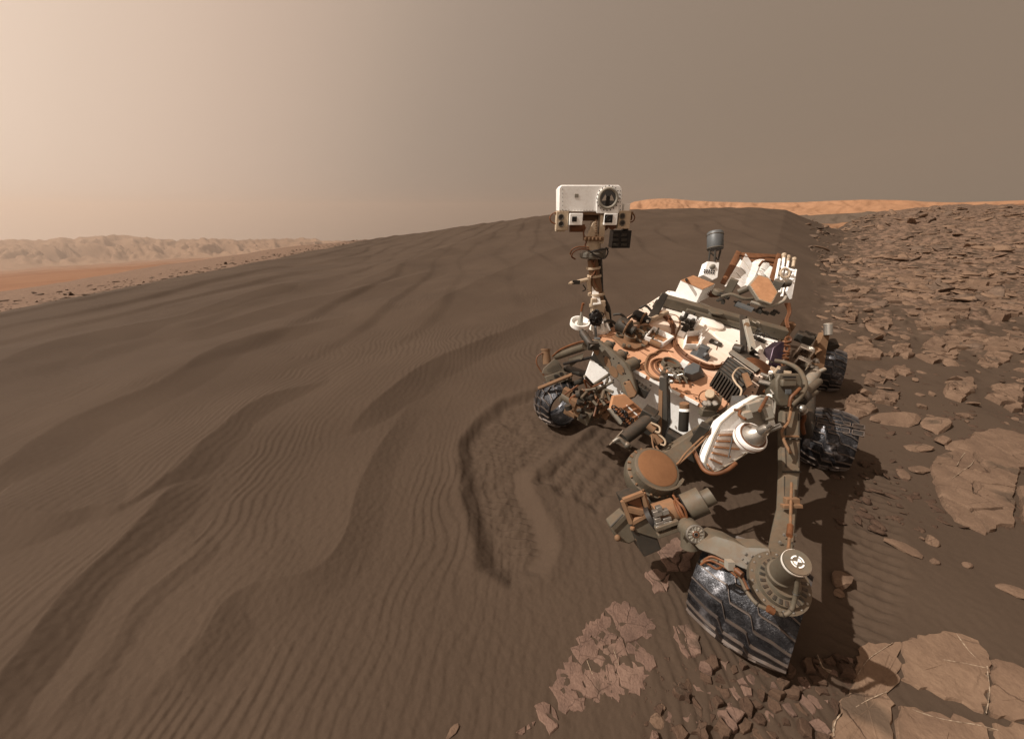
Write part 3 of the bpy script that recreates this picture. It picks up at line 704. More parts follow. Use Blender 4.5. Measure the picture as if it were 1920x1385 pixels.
def place_rock(name, u, v, wpx, label, mesh=None, flatk=False, rot=None, material=None, group=None, cat='rock', sink=.25, tilt=.2, stretch=1.0):
    p = G(u, v); z = hz(p.x, p.y); 
    for _ in range(2): p = G(u, v, z); z = hz(p.x, p.y)
    d = depth(p); s = wpx * d / F / 2
    me = (mesh or RNG.choice(FLAT if flatk else ROCKS)).copy() if material else (mesh or RNG.choice(FLAT if flatk else ROCKS))
    o = bpy.data.objects.new(name, me); COL.objects.link(o)
    if len(me.materials) == 0: me.materials.append(material or M['bed'])
    o.location = (p.x, p.y, z + s * (.06 if flatk else .2)); o.scale = (s * stretch, s, s)
    o.rotation_euler = (RNG.uniform(-tilt, tilt), RNG.uniform(-tilt, tilt), RNG.uniform(0, 6.28) if rot is None else rot)
    tag(o, label, cat, group); return o
NAMED = [
    (1692, 1028, 46, 'pointed tan wedge of rock on bare sand right of the near wheel', True, 2.2), (1744, 1016, 30, 'upright rounded tan rock beside the pointed wedge', False, 1.4),
    (1728, 1010, 14, 'tiny tan chip just left of the upright rounded rock', False, .3), (1752, 1054, 20, 'small square tan rock below the upright rounded rock', False, .7), (1812, 1060, 20, 'small tan pyramid-shaped rock alone on the dark sand', False, .2),
    (1896, 1106, 52, 'thin curved pale rock flake alone near the right edge', True, 2.1), (1577, 1090, 52, 'rough brown lumpy rock right of the near wheel', False, .5), (1574, 1112, 26, 'low brown rock just below the lumpy rock by the near wheel', True, .5),
    (1756, 800, 74, 'round-backed tan boulder slab above the cracked slab', True, .6), (1766, 830, 40, 'egg-shaped rock just in front of the round-backed slab', False, 1.0), (1800, 838, 64, 'flat tan rock plate just above the cracked slab', True, .4),
    (1676, 788, 76, 'wide flat pale rock plate right of the middle wheel', True, .1), (1710, 786, 26, 'small rock touching the wide flat plate on its right', False, .4), (1726, 764, 28, 'small light rock alone above the wide flat plate', False, .2),
    (1640, 790, 20, 'small tan stone just right of the middle wheel', False, .2), (1722, 880, 44, 'tan rock piece left of the cracked slab corner', True, .4), (1690, 888, 36, 'low tan rock left of the pieces at the slab corner', True, 1.1), (1720, 840, 50, 'low flat rock left of the egg-shaped rock', True, .1),
    (1830, 886, 26, 'small rock lying on the upper part of the cracked slab', False, .1), (1838, 928, 30, 'small rock lying on the middle of the cracked slab', False, .6), (1850, 1385, 10, 'tiny stone on the bedrock pavement', False, 0),
    (848, 1372, 26, 'lone tan stone at the bottom edge below the trench', True, .8), (1236, 1352, 40, 'flat tan stone at the bottom left of the rubble bed', True, .3), (1240, 1325, 20, 'small angular stone above the flat one left of the rubble bed', False, .4)]
for u, v, wpx, lab, fl, rot in NAMED[:20] + NAMED[21:]:
    place_rock('rock', u, v, wpx, lab, flatk=fl, rot=rot, stretch=1.2 if fl else 1)
MIDS = [  # outcrop patches of the stony rise right of the rover (sighted centre, width, height in the picture)
    (1660, 706, 110, 34, 'squarish tan bedrock plate right of the rear wheel'), (1620, 660, 90, 44, 'tan bedrock plate behind the rear wheel'), (1690, 655, 60, 36, 'tan bedrock plate to the upper right of the rear wheel'),
    (1750, 660, 120, 60, 'broad cracked tan bedrock sheet upper right of the rear wheel'), (1815, 635, 110, 56, 'stepped tan bedrock sheet near the right edge'), (1880, 650, 110, 60, 'tan bedrock sheet at the right edge above the sand channel'),
    (1610, 765, 70, 60, 'cracked tan bedrock patch behind the middle wheel'), (1655, 748, 60, 30, 'low tan bedrock patch above the wide flat plate'), (1800, 725, 90, 56, 'broken tan bedrock patch in the sand channel'),
    (1895, 745, 90, 60, 'tan bedrock patch at the right edge beside the sand channel'), (1765, 590, 130, 34, 'long pale bedrock sheet across the stony rise'), (1870, 580, 120, 40, 'pale bedrock sheet at the right edge of the stony rise'),
    (1640, 610, 70, 28, 'low pale bedrock patch just right of the silver post over the rear wheel'), (1690, 560, 90, 26, 'pale bedrock strip on the stony rise above the rover wheels'), (1610, 545, 60, 24, 'squarish pale bedrock patch beside the dune foot'),
    (1600, 585, 44, 16, 'small pale bedrock patch on the dark sand near the dune foot'), (1720, 520, 110, 24, 'pale rippled bedrock strip halfway up the stony rise'), (1850, 530, 130, 26, 'broad pale bedrock strip high on the stony rise')]
for u, v, wd, hg, lab in MIDS:
    n = RNG.randint(8, 11); ring = []
    for i in range(n):
        a = 2 * math.pi * (i + RNG.uniform(-.35, .35)) / n; k = RNG.uniform(.45, 1.05)
        ring.append((u + math.cos(a) * wd / 2 * k, v + math.sin(a) * hg / 2 * k))
    zz = hz(*G(u, v).xy); zz = hz(*G(u, v, zz).xy); zz = hz(*G(u, v, zz).xy)
    poly = px_ring(ring, zz); cx = sum(p[0] for p in poly) / n; cy = sum(p[1] for p in poly) / n; R_ = max(math.hypot(p[0] - cx, p[1] - cy) for p in poly)
    seeds = []
    while len(seeds) < 6:
        s = (cx + RNG.uniform(-R_, R_), cy + RNG.uniform(-R_, R_))
        if in_poly(*s, poly): seeds.append(s)
    outcrop('bedrock_outcrop', lab, [shrink(c, RNG.uniform(.8, 1.02)) for c in voronoi_in(poly, seeds, .015)], M['bed'], .035, step=.09, amp=.045, tilt=.05, bumpy=.025)
# stony rise: rocks one can pick out, then the uncountable rest as one mass
def field(n, v0, v1, seed, umin=1570):
    rg = random.Random(seed); out = []
    while len(out) < n:
        v = v0 + (v1 - v0) * rg.random(); u = rg.uniform(umin if v > 560 else 1515 + (v - 430) * .35, 1935)
        out.append((u, v))
    return out
k = 0; seen_ = set()
for u, v in field(230, 470, 800, 5):
    if 1500 < u < 1615 and v > 600: continue
    if RNG.random() < sst(760, 830, v): continue
    wpx = RNG.choice([9, 10, 12, 14, 16, 20, 28]) * (.8 + (v - 470) / 700)
    fl_, dk_ = RNG.random() < .6, RNG.random() < .35
    an = min(MIDS, key=lambda m: ((m[0] - u) / 1.6) ** 2 + (m[1] - v) ** 2)
    du, dv = u - an[0], v - an[1]
    side = ('lying on' if abs(du) < an[2] * .4 and abs(dv) < an[3] * .4 else 'right of' if du > abs(dv) * 1.6 else 'left of' if -du > abs(dv) * 1.6 else 'below' if dv > 0 else 'above')
    lab = '%s %s %s %s the %s' % ('tiny' if wpx < 9 else 'small' if wpx < 14 else 'larger', 'dark brown' if dk_ else 'tan', 'flat stone' if fl_ else 'angular stone', side, an[4])
    lab = ' '.join(lab.split()[:16])
    if lab in seen_: continue
    seen_.add(lab)
    o = place_rock('rock', u, v, wpx, lab, flatk=fl_, tilt=.35, group='rocks strewn over the stony rise', material=M['rockdark'] if dk_ else None)
    k += 1
def mass(name, pts, sizes, material, flatshare, seed, label, cat):
    """very many far rocks joined in one mesh"""
    rg = random.Random(seed); V = []; Fc = []; off = 0
    src = []
    for me in (FLAT[:5] + ROCKS[:5]):
        co = np.array([v.co[:] for v in me.vertices]); fc = np.array([p.vertices[:] for p in me.polygons]); src.append((co, fc))
    xs = np.array([p[0] for p in pts]); ys = np.array([p[1] for p in pts]); zs = height(xs, ys, False)
    for i, (x, y) in enumerate(pts):
        co, fc = src[rg.randrange(5) if rg.random() < flatshare else 5 + rg.randrange(5)]
        s = sizes[i]; a = rg.uniform(0, 6.28); ca, sa = math.cos(a), math.sin(a)
        tk = .8 if rg.random() < .15 else .2; tx, ty = rg.uniform(-tk, tk), rg.uniform(-tk, tk)
        st = rg.uniform(.8, 1.5); X_, Y_, Z_ = co[:, 0] * s * st, co[:, 1] * s, co[:, 2] * s * rg.uniform(.5, 1.0)
        Z2 = Z_ + X_ * tx + Y_ * ty
        V.append(np.stack([x + X_ * ca - Y_ * sa, y + X_ * sa + Y_ * ca, zs[i] + s * rg.uniform(-.12, .06) + Z2], 1)); Fc.append(fc + off); off += len(co)
    V = np.concatenate(V); Fc = np.concatenate(Fc)
    me = bpy.data.meshes.new(name); me.vertices.add(len(V)); me.vertices.foreach_set('co', V.ravel())
    me.loops.add(Fc.size); me.loops.foreach_set('vertex_index', Fc.ravel().astype(np.int32))
    me.polygons.add(len(Fc)); me.polygons.foreach_set('loop_start', np.arange(0, Fc.size, 3, dtype=np.int32)); me.polygons.foreach_set('loop_total', np.full(len(Fc), 3, np.int32))
    me.update(); o = link(name, me, material); tag(o, label, cat, kind='stuff'); return o
rg = random.Random(77); pts = []; sizes = []
while len(pts) < 4200:
    v = 392 + 180 * rg.random() ** 1.3; u = rg.uniform(1500 + max(0, v - 425) * .42, 2000)
    p = G(u, max(v, 404)); r0 = math.hypot(p.x, p.y); az_ = math.atan2(p.x, p.y)
    r1 = min(r0, 88) * rg.uniform(.6, 1.0)
    q = (r1 * math.sin(az_), r1 * math.cos(az_))
    if float(fbm(np.array([q[0] * .3]), np.array([q[1] * .3]), 3, 401)[0]) + rg.uniform(-.35, .35) < .05: continue
    pts.append(q); sizes.append(rg.choice([.02, .025, .03, .035, .045, .06, .09, .15, .26]) * (.6 + r1 / 40))
mass('scattered_stones', pts[:2600], sizes[:2600], M['bedpale'], .9, 5, 'mass of flat tan stones covering the far stony rise', 'stones')
mass('scattered_stones', pts[2600:], sizes[2600:], M['rockdark'], .6, 15, 'darker broken stones between the tan ones on the far stony rise', 'stones')
pts = []; sizes = []
while len(pts) < 900:
    v = rg.uniform(470, 1000); u = rg.uniform(1560 + max(0, 560 - v) * .3, 1960)
    z_ = .0; p = G(u, v); pts.append((p.x, p.y)); sizes.append(rg.choice([.008, .012, .018, .03, .045]))
pts += [tuple(G(rg.uniform(1180, 1640), rg.uniform(1230, 1385)).xy) for _ in range(420)]; sizes += [rg.choice([.004, .006, .009, .013]) for _ in range(420)]
mass('pebbles', pts, sizes, M['rub'], .5, 6, 'brown pebbles littering the sand between the bedrock plates', 'pebbles')
# rocky ledge beyond the left edge of the dune
pts = []; sizes = []
while len(pts) < 1100:
    y = rg.uniform(4, 44); x = -11.1 - abs(rg.gauss(0, .9)) - .25 * (rg.random() ** 2) * 5
    pts.append((x, y)); sizes.append(rg.choice([.025, .03, .04, .06, .1]))
mass('ledge_stones', pts, sizes, M['rockdark'], .5, 8, 'stony ledge of dark broken rock along the left edge of the dune', 'stones')

# ------------------------------------------------------------------ the rover
rover = empty('rover', (1.9, 3.0, 0.0))
tag(rover, 'dusty six-wheeled exploration rover with camera mast standing between dune and bedrock', 'rover')
SPLIT = {'deck_harness', 'leg_sleeve', 'head_cable', 'mast_cable', 'collar_cable', 'collar_hose', 'box_cable', 'orange_cables', 'cable_bundle', 'arm_cable', 'wheel_harness', 'harness_sleeve', 'tube_harness', 'turret_strut', 'turret_cable', 'generator_pipe',
         'rear_harness', 'edge_strip', 'box_fin', 'connector_row', 'tray_rib', 'electronics_rib', 'mast_band', 'deck_cover', 'window_mirror', 'cable_tie', 'deck_cable', 'rear_lattice_bar', 'leg_cable', 'leg_clamp', 'antenna_leg', 'antenna_band', 'tray_bay', 'tray_connector',
         'small_marker', 'deck_seam', 'leg_seam', 'mechanism_frame', 'cup_collar', 'camera_motor', 'turret_motor', 'box_pane', 'tool_harness', 'block_recess', 'holder_rail', 'target_mark', 'plate_mark', 'dome_post', 'dome_cable', 'stanchion_fitting', 'tray_rail'}
TINY = ('_bolts', '_bolt', '_hatch', '_teeth', '_hole', '_fittings', '_wiring', '_chain', '_lug', '_fitting', '_spoke', '_guard', '_connector')
def pt(name, mb, m, parent=None, bevel=0.0):
    mm = M[m] if isinstance(m, str) else m
    if name in SPLIT:
        isl = mb.islands()
        if len(isl) > 1:
            return [b.build(name, mm, parent or rover, bevel) for b in isl][0]
    o = mb.build(name, mm, parent or rover, bevel)
    if name.endswith(TINY): o['kind'] = 'stuff'
    return o
def sz(px, p): return px * depth(p) / F
def FE(u): return 2.96 - .52 * (u - 1105) / 285.0           # depth along the front deck edge
def cylpx(a, b, rpx, n=20, r2=None): 
    return MB().cyl(a, b, sz(rpx, a), sz(r2 if r2 is not None else rpx, b), n)
def polyp(uvs, d, ext, off=0): return MB().prism([P(u, v, d(u) - off if callable(d) else d - off) for u, v in uvs], ext)
TOCAM = -FW
# ---- body
pt('chassis', MB().box(dk(0, .02, -.20), 1.12, 1.86, .34, DX, DY, DZ), 'panel', bevel=.012)
deck = pt('deck_panel', MB().box(dk(0, 0, -.018), 1.20, 1.98, .036, DX, DY, DZ, ch=.05), 'deck', bevel=.006)
mb = MB()
for i in range(9): mb.box(dk(-.52 + i * .13, -.992, -.016), .10, .012, .022, DX, DY, DZ)
pt('edge_strip', mb, 'panel', deck)
pt('edge_bolts', MB().bolts([dk(-.56 + i * .07, -.97, 0) for i in range(17)] + [dk(.575, -.9 + i * .1, 0) for i in range(19)] + [dk(-.575, -.9 + i * .1, 0) for i in range(19)], DZ, .007, .007), 'dark', deck)
mb = MB()
for a, b in (((1300, 742), (1352, 772)), ((1352, 772), (1372, 745)), ((1150, 625), (1215, 668)), ((1300, 600), (1420, 640)), ((1330, 700), (1345, 650)), ((1190, 690), (1240, 660))): mb.cyl(D(*a, .001), D(*b, .001), .004, n=6)
pt('deck_seam', mb, 'rust', deck)
# raised and recessed deck plates
mb = MB()
for (x, y, sx, sy) in ((-.22, .42, .5, .62), (.30, .45, .42, .5), (.22, -.32, .62, .5)): mb.box(dk(x, y, .004), sx, sy, .010, DX, DY, DZ, ch=.06)
pt('deck_cover', mb, 'deck', deck, .004)
# ---- camera mast
base = D(1122, 612); ym = base.y
def mA(u, v, dy=0.0): return A(u, v, ym + dy)
AX, AY, AZ = Vector((1, 0, 0)), Vector((0, 1, 0)), Vector((0, 0, 1))
mast = pt('mast', MB().cyl(mA(1124, 612), mA(1119, 548), sz(14, base), sz(11, base)).cyl(mA(1119, 548), mA(1111, 486), sz(10, base), sz(9, base)), 'tan')
mb = MB()
for v in (500, 515, 549, 570, 590): mb.cyl(mA(1111 + (v - 486) * .11, v), mA(1111 + (v - 486) * .11, v + 4), sz(12.5 if v < 545 else 15, base))
pt('mast_band', mb, 'cream', mast)
pt('mast_shroud', polyp([(1110, 535), (1122, 545), (1128, 570), (1112, 572)], depth(mA(1115, 550)) - .05, FW * .03), 'white', mast, .004)
pt('mast_conduit', MB().tube([mA(1124, 480, .02), mA(1126, 520, .03), mA(1128, 550, .03), mA(1140, 578, .04), mA(1143, 604, .05), mA(1150, 618, .06)], sz(4.5, base), 10), 'dark', mast)
pt('mast_cable', MB().tube([mA(1117, 486, -.05), mA(1113, 500, -.05), mA(1119, 512, -.05), mA(1114, 526, -.05), mA(1121, 540, -.05)], sz(1.4, base), 6).tube([mA(1108, 488, -.05), mA(1116, 505, -.05), mA(1109, 520, -.05)], sz(1.6, base), 6), 'copper', mast)
# foot of the mast
mb = MB()
for (a, b) in (((1112, 590), (1098, 622)), ((1130, 590), (1142, 620)), ((1120, 588), (1116, 626)), ((1126, 588), (1132, 624))): mb.cyl(mA(*a, -.04), D(b[0], b[1], .01), sz(3, base), sz(4, base), 8)
mb.lathe(D(1122, 616), DZ, [(.0, .03), (.085, .03), (.095, .0)], 24)
pt('mast_foot', mb, 'white', mast)
pt('mast_gearbox', MB().box(mA(1121, 575, -.03), sz(22, base), .09, sz(26, base)).box(mA(1113, 567, -.06), sz(10, base), .04, sz(16, base)), 'cream', mast, .006)
pt('mast_bracket', polyp([(1130, 580), (1142, 586), (1145, 604), (1128, 622), (1124, 600)], depth(mA(1130, 600)) - .02, FW * .05), 'cream', mast, .004)
# sensor boom
b0, b1 = mA(1107, 523, -.03), mA(1069, 531, -.05)
boom = pt('sensor_boom', MB().cyl(b0, b1, sz(3.8, base), sz(3.0, base), 12).cyl(b1, b1 + (b1 - b0) * .07, sz(1.6, base), n=8).cyl(mA(1103, 523, -.03), mA(1106, 545, -.02), sz(4, base)), 'cream', mast)
pt('boom_clamp', MB().box(mA(1080, 529, -.05), sz(13, base), .022, sz(7, base)).tube([mA(1093, 534, -.04), mA(1098, 542, -.04), mA(1092, 546, -.04)], sz(1.2, base), 6), 'dark', mast)
# ---- mast head
head_out = [(1048, 396), (1048, 353), (1053, 347), (1160, 347), (1167, 353), (1167, 400), (1122, 400), (1117, 397)]
hd = MB().prism([mA(u, v, -.06) for u, v in head_out], AY * .20)
head = pt('mast_head', hd, 'panel', bevel=.006)
pt('side_box', MB().box(mA(1172, 391, .02), sz(10, base), .10, sz(15, base)), 'panel', head, .004)
hp = mA(1139, 372, -.06); hs = sz(1, hp)
pt('window_frame', MB().prism([mA(u, v, -.075) for u, v in ((1119, 400), (1119, 378), (1122, 362), (1130, 353), (1148, 353), (1157, 362), (1160, 378), (1160, 400))], AY * .016), 'panel', head, .003)
pt('window_ring', MB().torus(hp - AY * .022, AY, hs * 16.5, hs * 2.6, 32, 8), 'lightgrey', head)
pt('window_glass', MB().cyl(hp - AY * .018, hp - AY * .014, hs * 15.5, n=32), 'glass', head)
mb = MB()
for a0 in (150, 30):
    a = math.radians(a0); c = hp - AY * .0205
    pts = [c + (AX * math.cos(a + q) + AZ * math.sin(a + q)) * hs * r_ for q, r_ in ((-.5, 4), (-.55, 12), (.55, 12), (.5, 4))]
    mb.prism([p - AZ * hs * 4 for p in pts], AY * .001)
pt('window_mirror', mb, 'mirror', head)
pt('window_spider', MB().cyl(hp - AY * .0225, hp - AY * .0215, hs * 4, n=16).box(hp - AY * .0218 - AZ * hs * 8, hs * 7, .001, hs * 11), 'black', head)
mb = MB()
for i in range(20):
    a = 2 * math.pi * i / 20; mb.cyl(hp - AY * .012 + (AX * math.cos(a) + AZ * math.sin(a)) * hs * 21, hp - AY * .024 + (AX * math.cos(a) + AZ * math.sin(a)) * hs * 21, hs * 1.0, n=6)
for i in range(6): mb.cyl(mA(1055, 355 + i * 7.6, -.058), mA(1055, 355 + i * 7.6, -.066), hs * .7, n=6); mb.cyl(mA(1163, 358 + i * 7, -.058), mA(1163, 358 + i * 7, -.066), hs * .8, n=6)
for i in range(12): mb.cyl(mA(1050 + i * 5.6, 394.5, -.058), mA(1050 + i * 5.6, 394.5, -.066), hs * .7, n=6)
pt('head_bolts', mb, 'dark', head)
pt('head_mark', MB().box(mA(1081, 367, -.061), hs * 7, .002, hs * 6), 'lightgrey', head)
bar = pt('camera_bar', MB().box(mA(1112, 400, .02), hs * 148, .13, hs * 6).box(mA(1112, 407, .06), hs * 120, .03, hs * 14), 'tan', bevel=.004)
def lens(u, v, rpx, parent, dy=-.07, ring='steel'):
    p = mA(u, v, dy); q = sz(1, p)
    pt('lens_ring', MB().torus(p, AY, q * rpx, q * rpx * .22, 20, 6), ring, parent); pt('lens', MB().cyl(p + AY * .004, p - AY * .002, q * rpx, n=20), 'glass', parent)
nl = pt('navigation_camera', MB().box(mA(1053, 414, -.02), hs * 23, .09, hs * 34).box(mA(1050, 430, -.02), hs * 18, .06, hs * 8), 'cream', bevel=.004)
for v in (407, 420): lens(1052, v, 4.6, nl)
nr = pt('navigation_camera', MB().box(mA(1168, 412, -.02), hs * 23, .09, hs * 32), 'cream', bevel=.004)
for v in (405, 418): lens(1167, v, 4.6, nr)
ml = pt('mast_camera', MB().box(mA(1078, 411, -.03), hs * 25, .12, hs * 21), 'panel', bevel=.004)
pt('aperture', MB().box(mA(1077, 411, -.092), hs * 9, .003, hs * 9), 'black', ml)
mr_ = pt('mast_camera', MB().box(mA(1142, 411, -.03), hs * 25, .12, hs * 21), 'panel', bevel=.004)
pt('aperture', MB().box(mA(1141, 410, -.092), hs * 15, .003, hs * 14), 'black', mr_); lens(1141, 410, 4.5, mr_, -.096, 'black')
pt('camera_motor', MB().cyl(mA(1068, 428, .0), mA(1096, 428, .0), hs * 7).cyl(mA(1134, 424, -.02), mA(1134, 424, .06), hs * 8).cyl(mA(1148, 424, -.02), mA(1148, 424, .06), hs * 7), 'rust', bar)
pt('head_cable', MB().tube([mA(1050, 401, -.03), mA(1038, 400, -.03), mA(1031, 408, -.03), mA(1035, 417, -.03), mA(1047, 421, -.02)], hs * 1.2, 8).tube([mA(1176, 397, 0), mA(1187, 401, 0), mA(1190, 409, 0), mA(1185, 416, 0), mA(1176, 416, 0)], hs * 1.2, 8).tube([mA(1176, 399, .02), mA(1184, 405, .02), mA(1183, 413, .02)], hs * 1.5, 8), 'copper', bar)
elec = pt('electronics_box', MB().box(mA(1162, 448, .03), hs * 36, .12, hs * 33).box(mA(1172, 427, .02), hs * 10, .06, hs * 20), 'black', bevel=.004)
mb = MB()
for i in range(3):
    for j in range(2): mb.box(mA(1154 + j * 16, 441 + i * 9, -.035), hs * 11, .012, hs * 5)
pt('electronics_rib', mb, 'dark', elec, .002)
neck = pt('head_neck', MB().prism([mA(u, v, -.06) for u, v in ((1099, 446), (1112, 417), (1119, 414), (1121, 449))], AY * .09).box(mA(1127, 430, -.01), hs * 11, .08, hs * 52).cyl(mA(1112, 440), mA(1113, 468), hs * 14), 'cream', bevel=.003)
mb = MB().box(mA(1112, 447, -.03), hs * 36, .10, hs * 8)
for i in range(5): mb.cyl(mA(1098 + i * 7, 445, -.085), mA(1098 + i * 7, 450, -.085), hs * 2.2, n=8)
for i in range(8): mb.box(mA(1118, 414 + i * 4.6, -.065), hs * 4, .01, hs * 2)
pt('neck_clamp', mb, 'tan', neck, .002)
pt('neck_collar', MB().lathe(mA(1109, 484), AZ, [(hs * 21, 0), (hs * 24, hs * 3), (hs * 24, hs * 10), (hs * 18, hs * 14)], 26).box(mA(1128, 474, -.02), hs * 14, .06, hs * 18), 'steel', neck)
pt('collar_cable', MB().tube([mA(1105, 468, -.08), mA(1088, 467, -.09), mA(1076, 472, -.08), mA(1072, 481, -.06), mA(1079, 486, -.05)], hs * 1.5, 8).tube([mA(1104, 464, -.08), mA(1085, 463, -.09), mA(1073, 468, -.08), mA(1069, 477, -.06)], hs * 1.4, 8)
   .tube([mA(1098, 426, -.03), mA(1094, 438, -.05), mA(1099, 452, -.06), mA(1095, 464, -.07)], hs * 1.6, 8), 'copper', neck)
pt('collar_hose', MB().tube([mA(1104, 470, -.10), mA(1122, 482, -.11), mA(1134, 484, -.08), mA(1140, 472, -.03), mA(1136, 464, .0)], hs * 1.4, 8).tube([mA(1107, 472, -.1), mA(1125, 468, -.11), mA(1140, 466, -.05)], hs * 1.7, 8), 'black', neck)
# ---- white cup, wire ball and hinge at the foot of the mast
cp = D(1086, 612, .05); q = sz(1, cp)
cup = pt('white_cup', MB().lathe(cp, DZ + Vector((-.12, -.1, 0)), [(q * 15, 0), (q * 18, q * 3), (q * 18, q * 12), (q * 15.5, q * 12), (q * 15, q * 6), (.001, q * 5)], 28), 'panel')
pt('cup_post', MB().cyl(cp + DZ * q * 5, cp + DZ * q * 20 - DX * q * 2, q * 6, q * 3.5).cyl(cp + DZ * q * 20 - DX * q * 2, cp + DZ * q * 42 - DX * q * 5, q * 2.6, q * 2.2), 'lightgrey', cup)
pt('post_tip', MB().cyl(cp + DZ * q * 30 - DX * q * 4, cp + DZ * q * 46 - DX * q * 6, q * 3, q * 2.4, 10), 'copper', cup)
wc = P(1117, 597, depth(base) - .16); q = sz(1, wc)
mb = MB(); rg = random.Random(4)
for i in range(30):
    a = rg.uniform(0, 6.28); r_ = rg.uniform(.0, 12) ; c = wc + AX * math.cos(a) * r_ * q + AZ * math.sin(a) * r_ * q * 1.15 + AY * rg.uniform(-.02, .02)
    n_ = Vector((rg.gauss(0, .6), -1, rg.gauss(0, .6)))
    mb.torus(c, n_, q * rg.uniform(2.5, 5), q * rg.uniform(1.0, 1.7), 12, 6)
mb.sphere(wc, q * 13, 14, (1, .35, 1.15))
ball = pt('wire_ball', mb, 'black'); 
pt('ball_post', MB().cyl(wc - AZ * q * 13, P(1119, 652, depth(base) - .22), q * 2.3, q * 2.3, 10).box(P(1119, 645, depth(base) - .22), q * 10, q * 10, q * 24), 'blue', ball, .002)
pt('mast_latch', MB().cyl(P(1093, 625, 2.86), P(1112, 652, 2.74), q * 7, q * 6).cyl(P(1090, 620, 2.88), P(1096, 629, 2.84), q * 4.5).box(P(1112, 648, 2.76), q * 18, .05, q * 12), 'dark')
# drums and shield behind the mast
for u, v, r_, m in ((1166, 606, 15, 'dark'), (1196, 588, 10, 'black')):
    p = D(u, v + 8, .06); q = sz(1, p)
    o = pt('hinge_drum', MB().lathe(p - DX * .05 + DZ * q * 4, DX, [(q * r_ * .7, 0), (q * r_, .02), (q * r_, .10), (q * r_ * .6, .13), (q * r_ * .6, .16)], 24), m)
    pt('drum_flange', MB().torus(p + DX * .05 + DZ * q * 4, DX, q * r_, q * 2, 24, 6), 'tan', o)
p = D(1222, 596, 0); q = sz(1, p)
pt('deck_shield', MB().prism([p - DX * q * 8, p + DX * q * 8, p + DX * q * 10 + DZ * q * 50, p + DZ * q * 52, p - DX * q * 4 + DZ * q * 30], DY * .03), 'dark', bevel=.003)
pt('shield_rod', MB().cyl(D(1214, 602, .0), D(1214, 602, .09), .012, n=10), 'alu')
pt('deck_edge_bar', MB().tube([D(1152, 606, .03), D(1185, 607, .03), D(1215, 602, .03), D(1250, 586, .03)], [.012, .014, .02, .026], 8, 1).box(D(1232, 594, .03), .30, .06, .012, (D(1250, 586) - D(1185, 607)).normalized(), DY, DZ), 'cream')
pt('white_flap', MB().prism([D(1165, 616, .02), D(1172, 614, .02), D(1166, 600, .16)], DX * .02), 'cream')
mb = MB()
for a, b in (((1128, 606), (1160, 612)), ((1150, 590), (1180, 605)), ((1176, 600), (1205, 596)), ((1200, 578), (1222, 584)), ((1225, 575), (1240, 568))): mb.tube([D(*a, .06), D((a[0] + b[0]) / 2, (a[1] + b[1]) / 2 - 8, .09), D(*b, .05)], .012, 8)
pt('deck_harness', mb, 'dark')

# ---- deck fittings
def deck_cup(u, v, r_, h_, m='tan', inner='dark', tilt=Vector((0, 0, 0))):
    p = D(u, v); a = (DZ + tilt).normalized()
    o = pt('inlet_cup', MB().lathe(p, a, [(r_ * 1.05, 0), (r_, .01), (r_, h_), (r_ * .86, h_), (r_ * .82, h_ * .35), (.001, h_ * .3)], 28), m)
    pt('cup_rim', MB().torus(p + a * h_, a, r_ * .95, r_ * .07, 28, 6), 'arm', o); return o
deck_cup(1178, 640, .052, .06); deck_cup(1194, 632, .05, .055); deck_cup(1160, 634, .034, .04, 'arm')
pt('inlet_base', MB().prism([D(u, v, .0) for u, v in ((1146, 634), (1168, 622), (1215, 612), (1226, 622), (1212, 650), (1190, 658), (1168, 654))], DZ * .022), 'tan', bevel=.004)
mb = MB(); rg = random.Random(8)
for i in range(16):
    u = rg.uniform(1165, 1222); v = rg.uniform(614, 652); p = D(u, v, .02); mb.box(p + DZ * .015, rg.uniform(.012, .04), rg.uniform(.012, .035), rg.uniform(.01, .03), DX, DY, DZ)
for i in range(7):
    p = D(rg.uniform(1200, 1240), rg.uniform(612, 655), .02); mb.cyl(p, p + DZ * rg.uniform(.02, .07), rg.uniform(.008, .018), n=10)
pt('inlet_fittings', mb, 'arm', bevel=.003)
# white walled bay
def tray(name, uvs, h_, th, m, floor):
    ps = [D(u, v) for u, v in uvs]; mb = MB(); n = len(ps)
    c = sum(ps, Vector()) / n
    for i in range(n):
        a, b = ps[i], ps[(i + 1) % n]; t = (b - a).normalized(); nn = t.cross(DZ); 
        if nn.dot(c - a) > 0: nn = -nn
        mb.box((a + b) / 2 + DZ * h_ / 2, (b - a).length + th * .8, th, h_, t, nn, DZ)
    o = pt(name, mb, m, bevel=.003); pt('tray_floor', MB().prism([p + DZ * .006 for p in ps], DZ * .004), floor, o); return o
tray('white_bay', [(1222, 622), (1258, 640), (1240, 652), (1206, 640)], .055, .012, 'panel', 'orange')
pt('bay_motor', MB().cyl(D(1218, 640, .03), D(1238, 648, .03), .026).cyl(D(1232, 636, .03), D(1240, 640, .03), .02), 'tan')
tray('sample_tray', [(1284, 632), (1310, 630), (1310, 656), (1280, 656)], .06, .009, 'panel', 'orange')
mb = MB()
for i in range(6): mb.box(D(1314, 622 + i * 7, .06), .012, .018, .05, DX, DY, DZ)
mb.box(D(1314, 640, .095), .012, .22, .010, DX, DY, DZ)
pt('tray_rail', mb, 'panel', bevel=.002)
p = D(1312, 668); pt('rail_block', MB().box(p + DZ * .05, .075, .06, .10, DX, DY, DZ, ch=.012).cyl(p + DZ * .05 + DX * .03 - DY * .03, p + DZ * .05 + DX * .05 - DY * .045, .022).box(p + DZ * .006, .15, .11, .012, DX, DY, DZ), 'blue', bevel=.003)
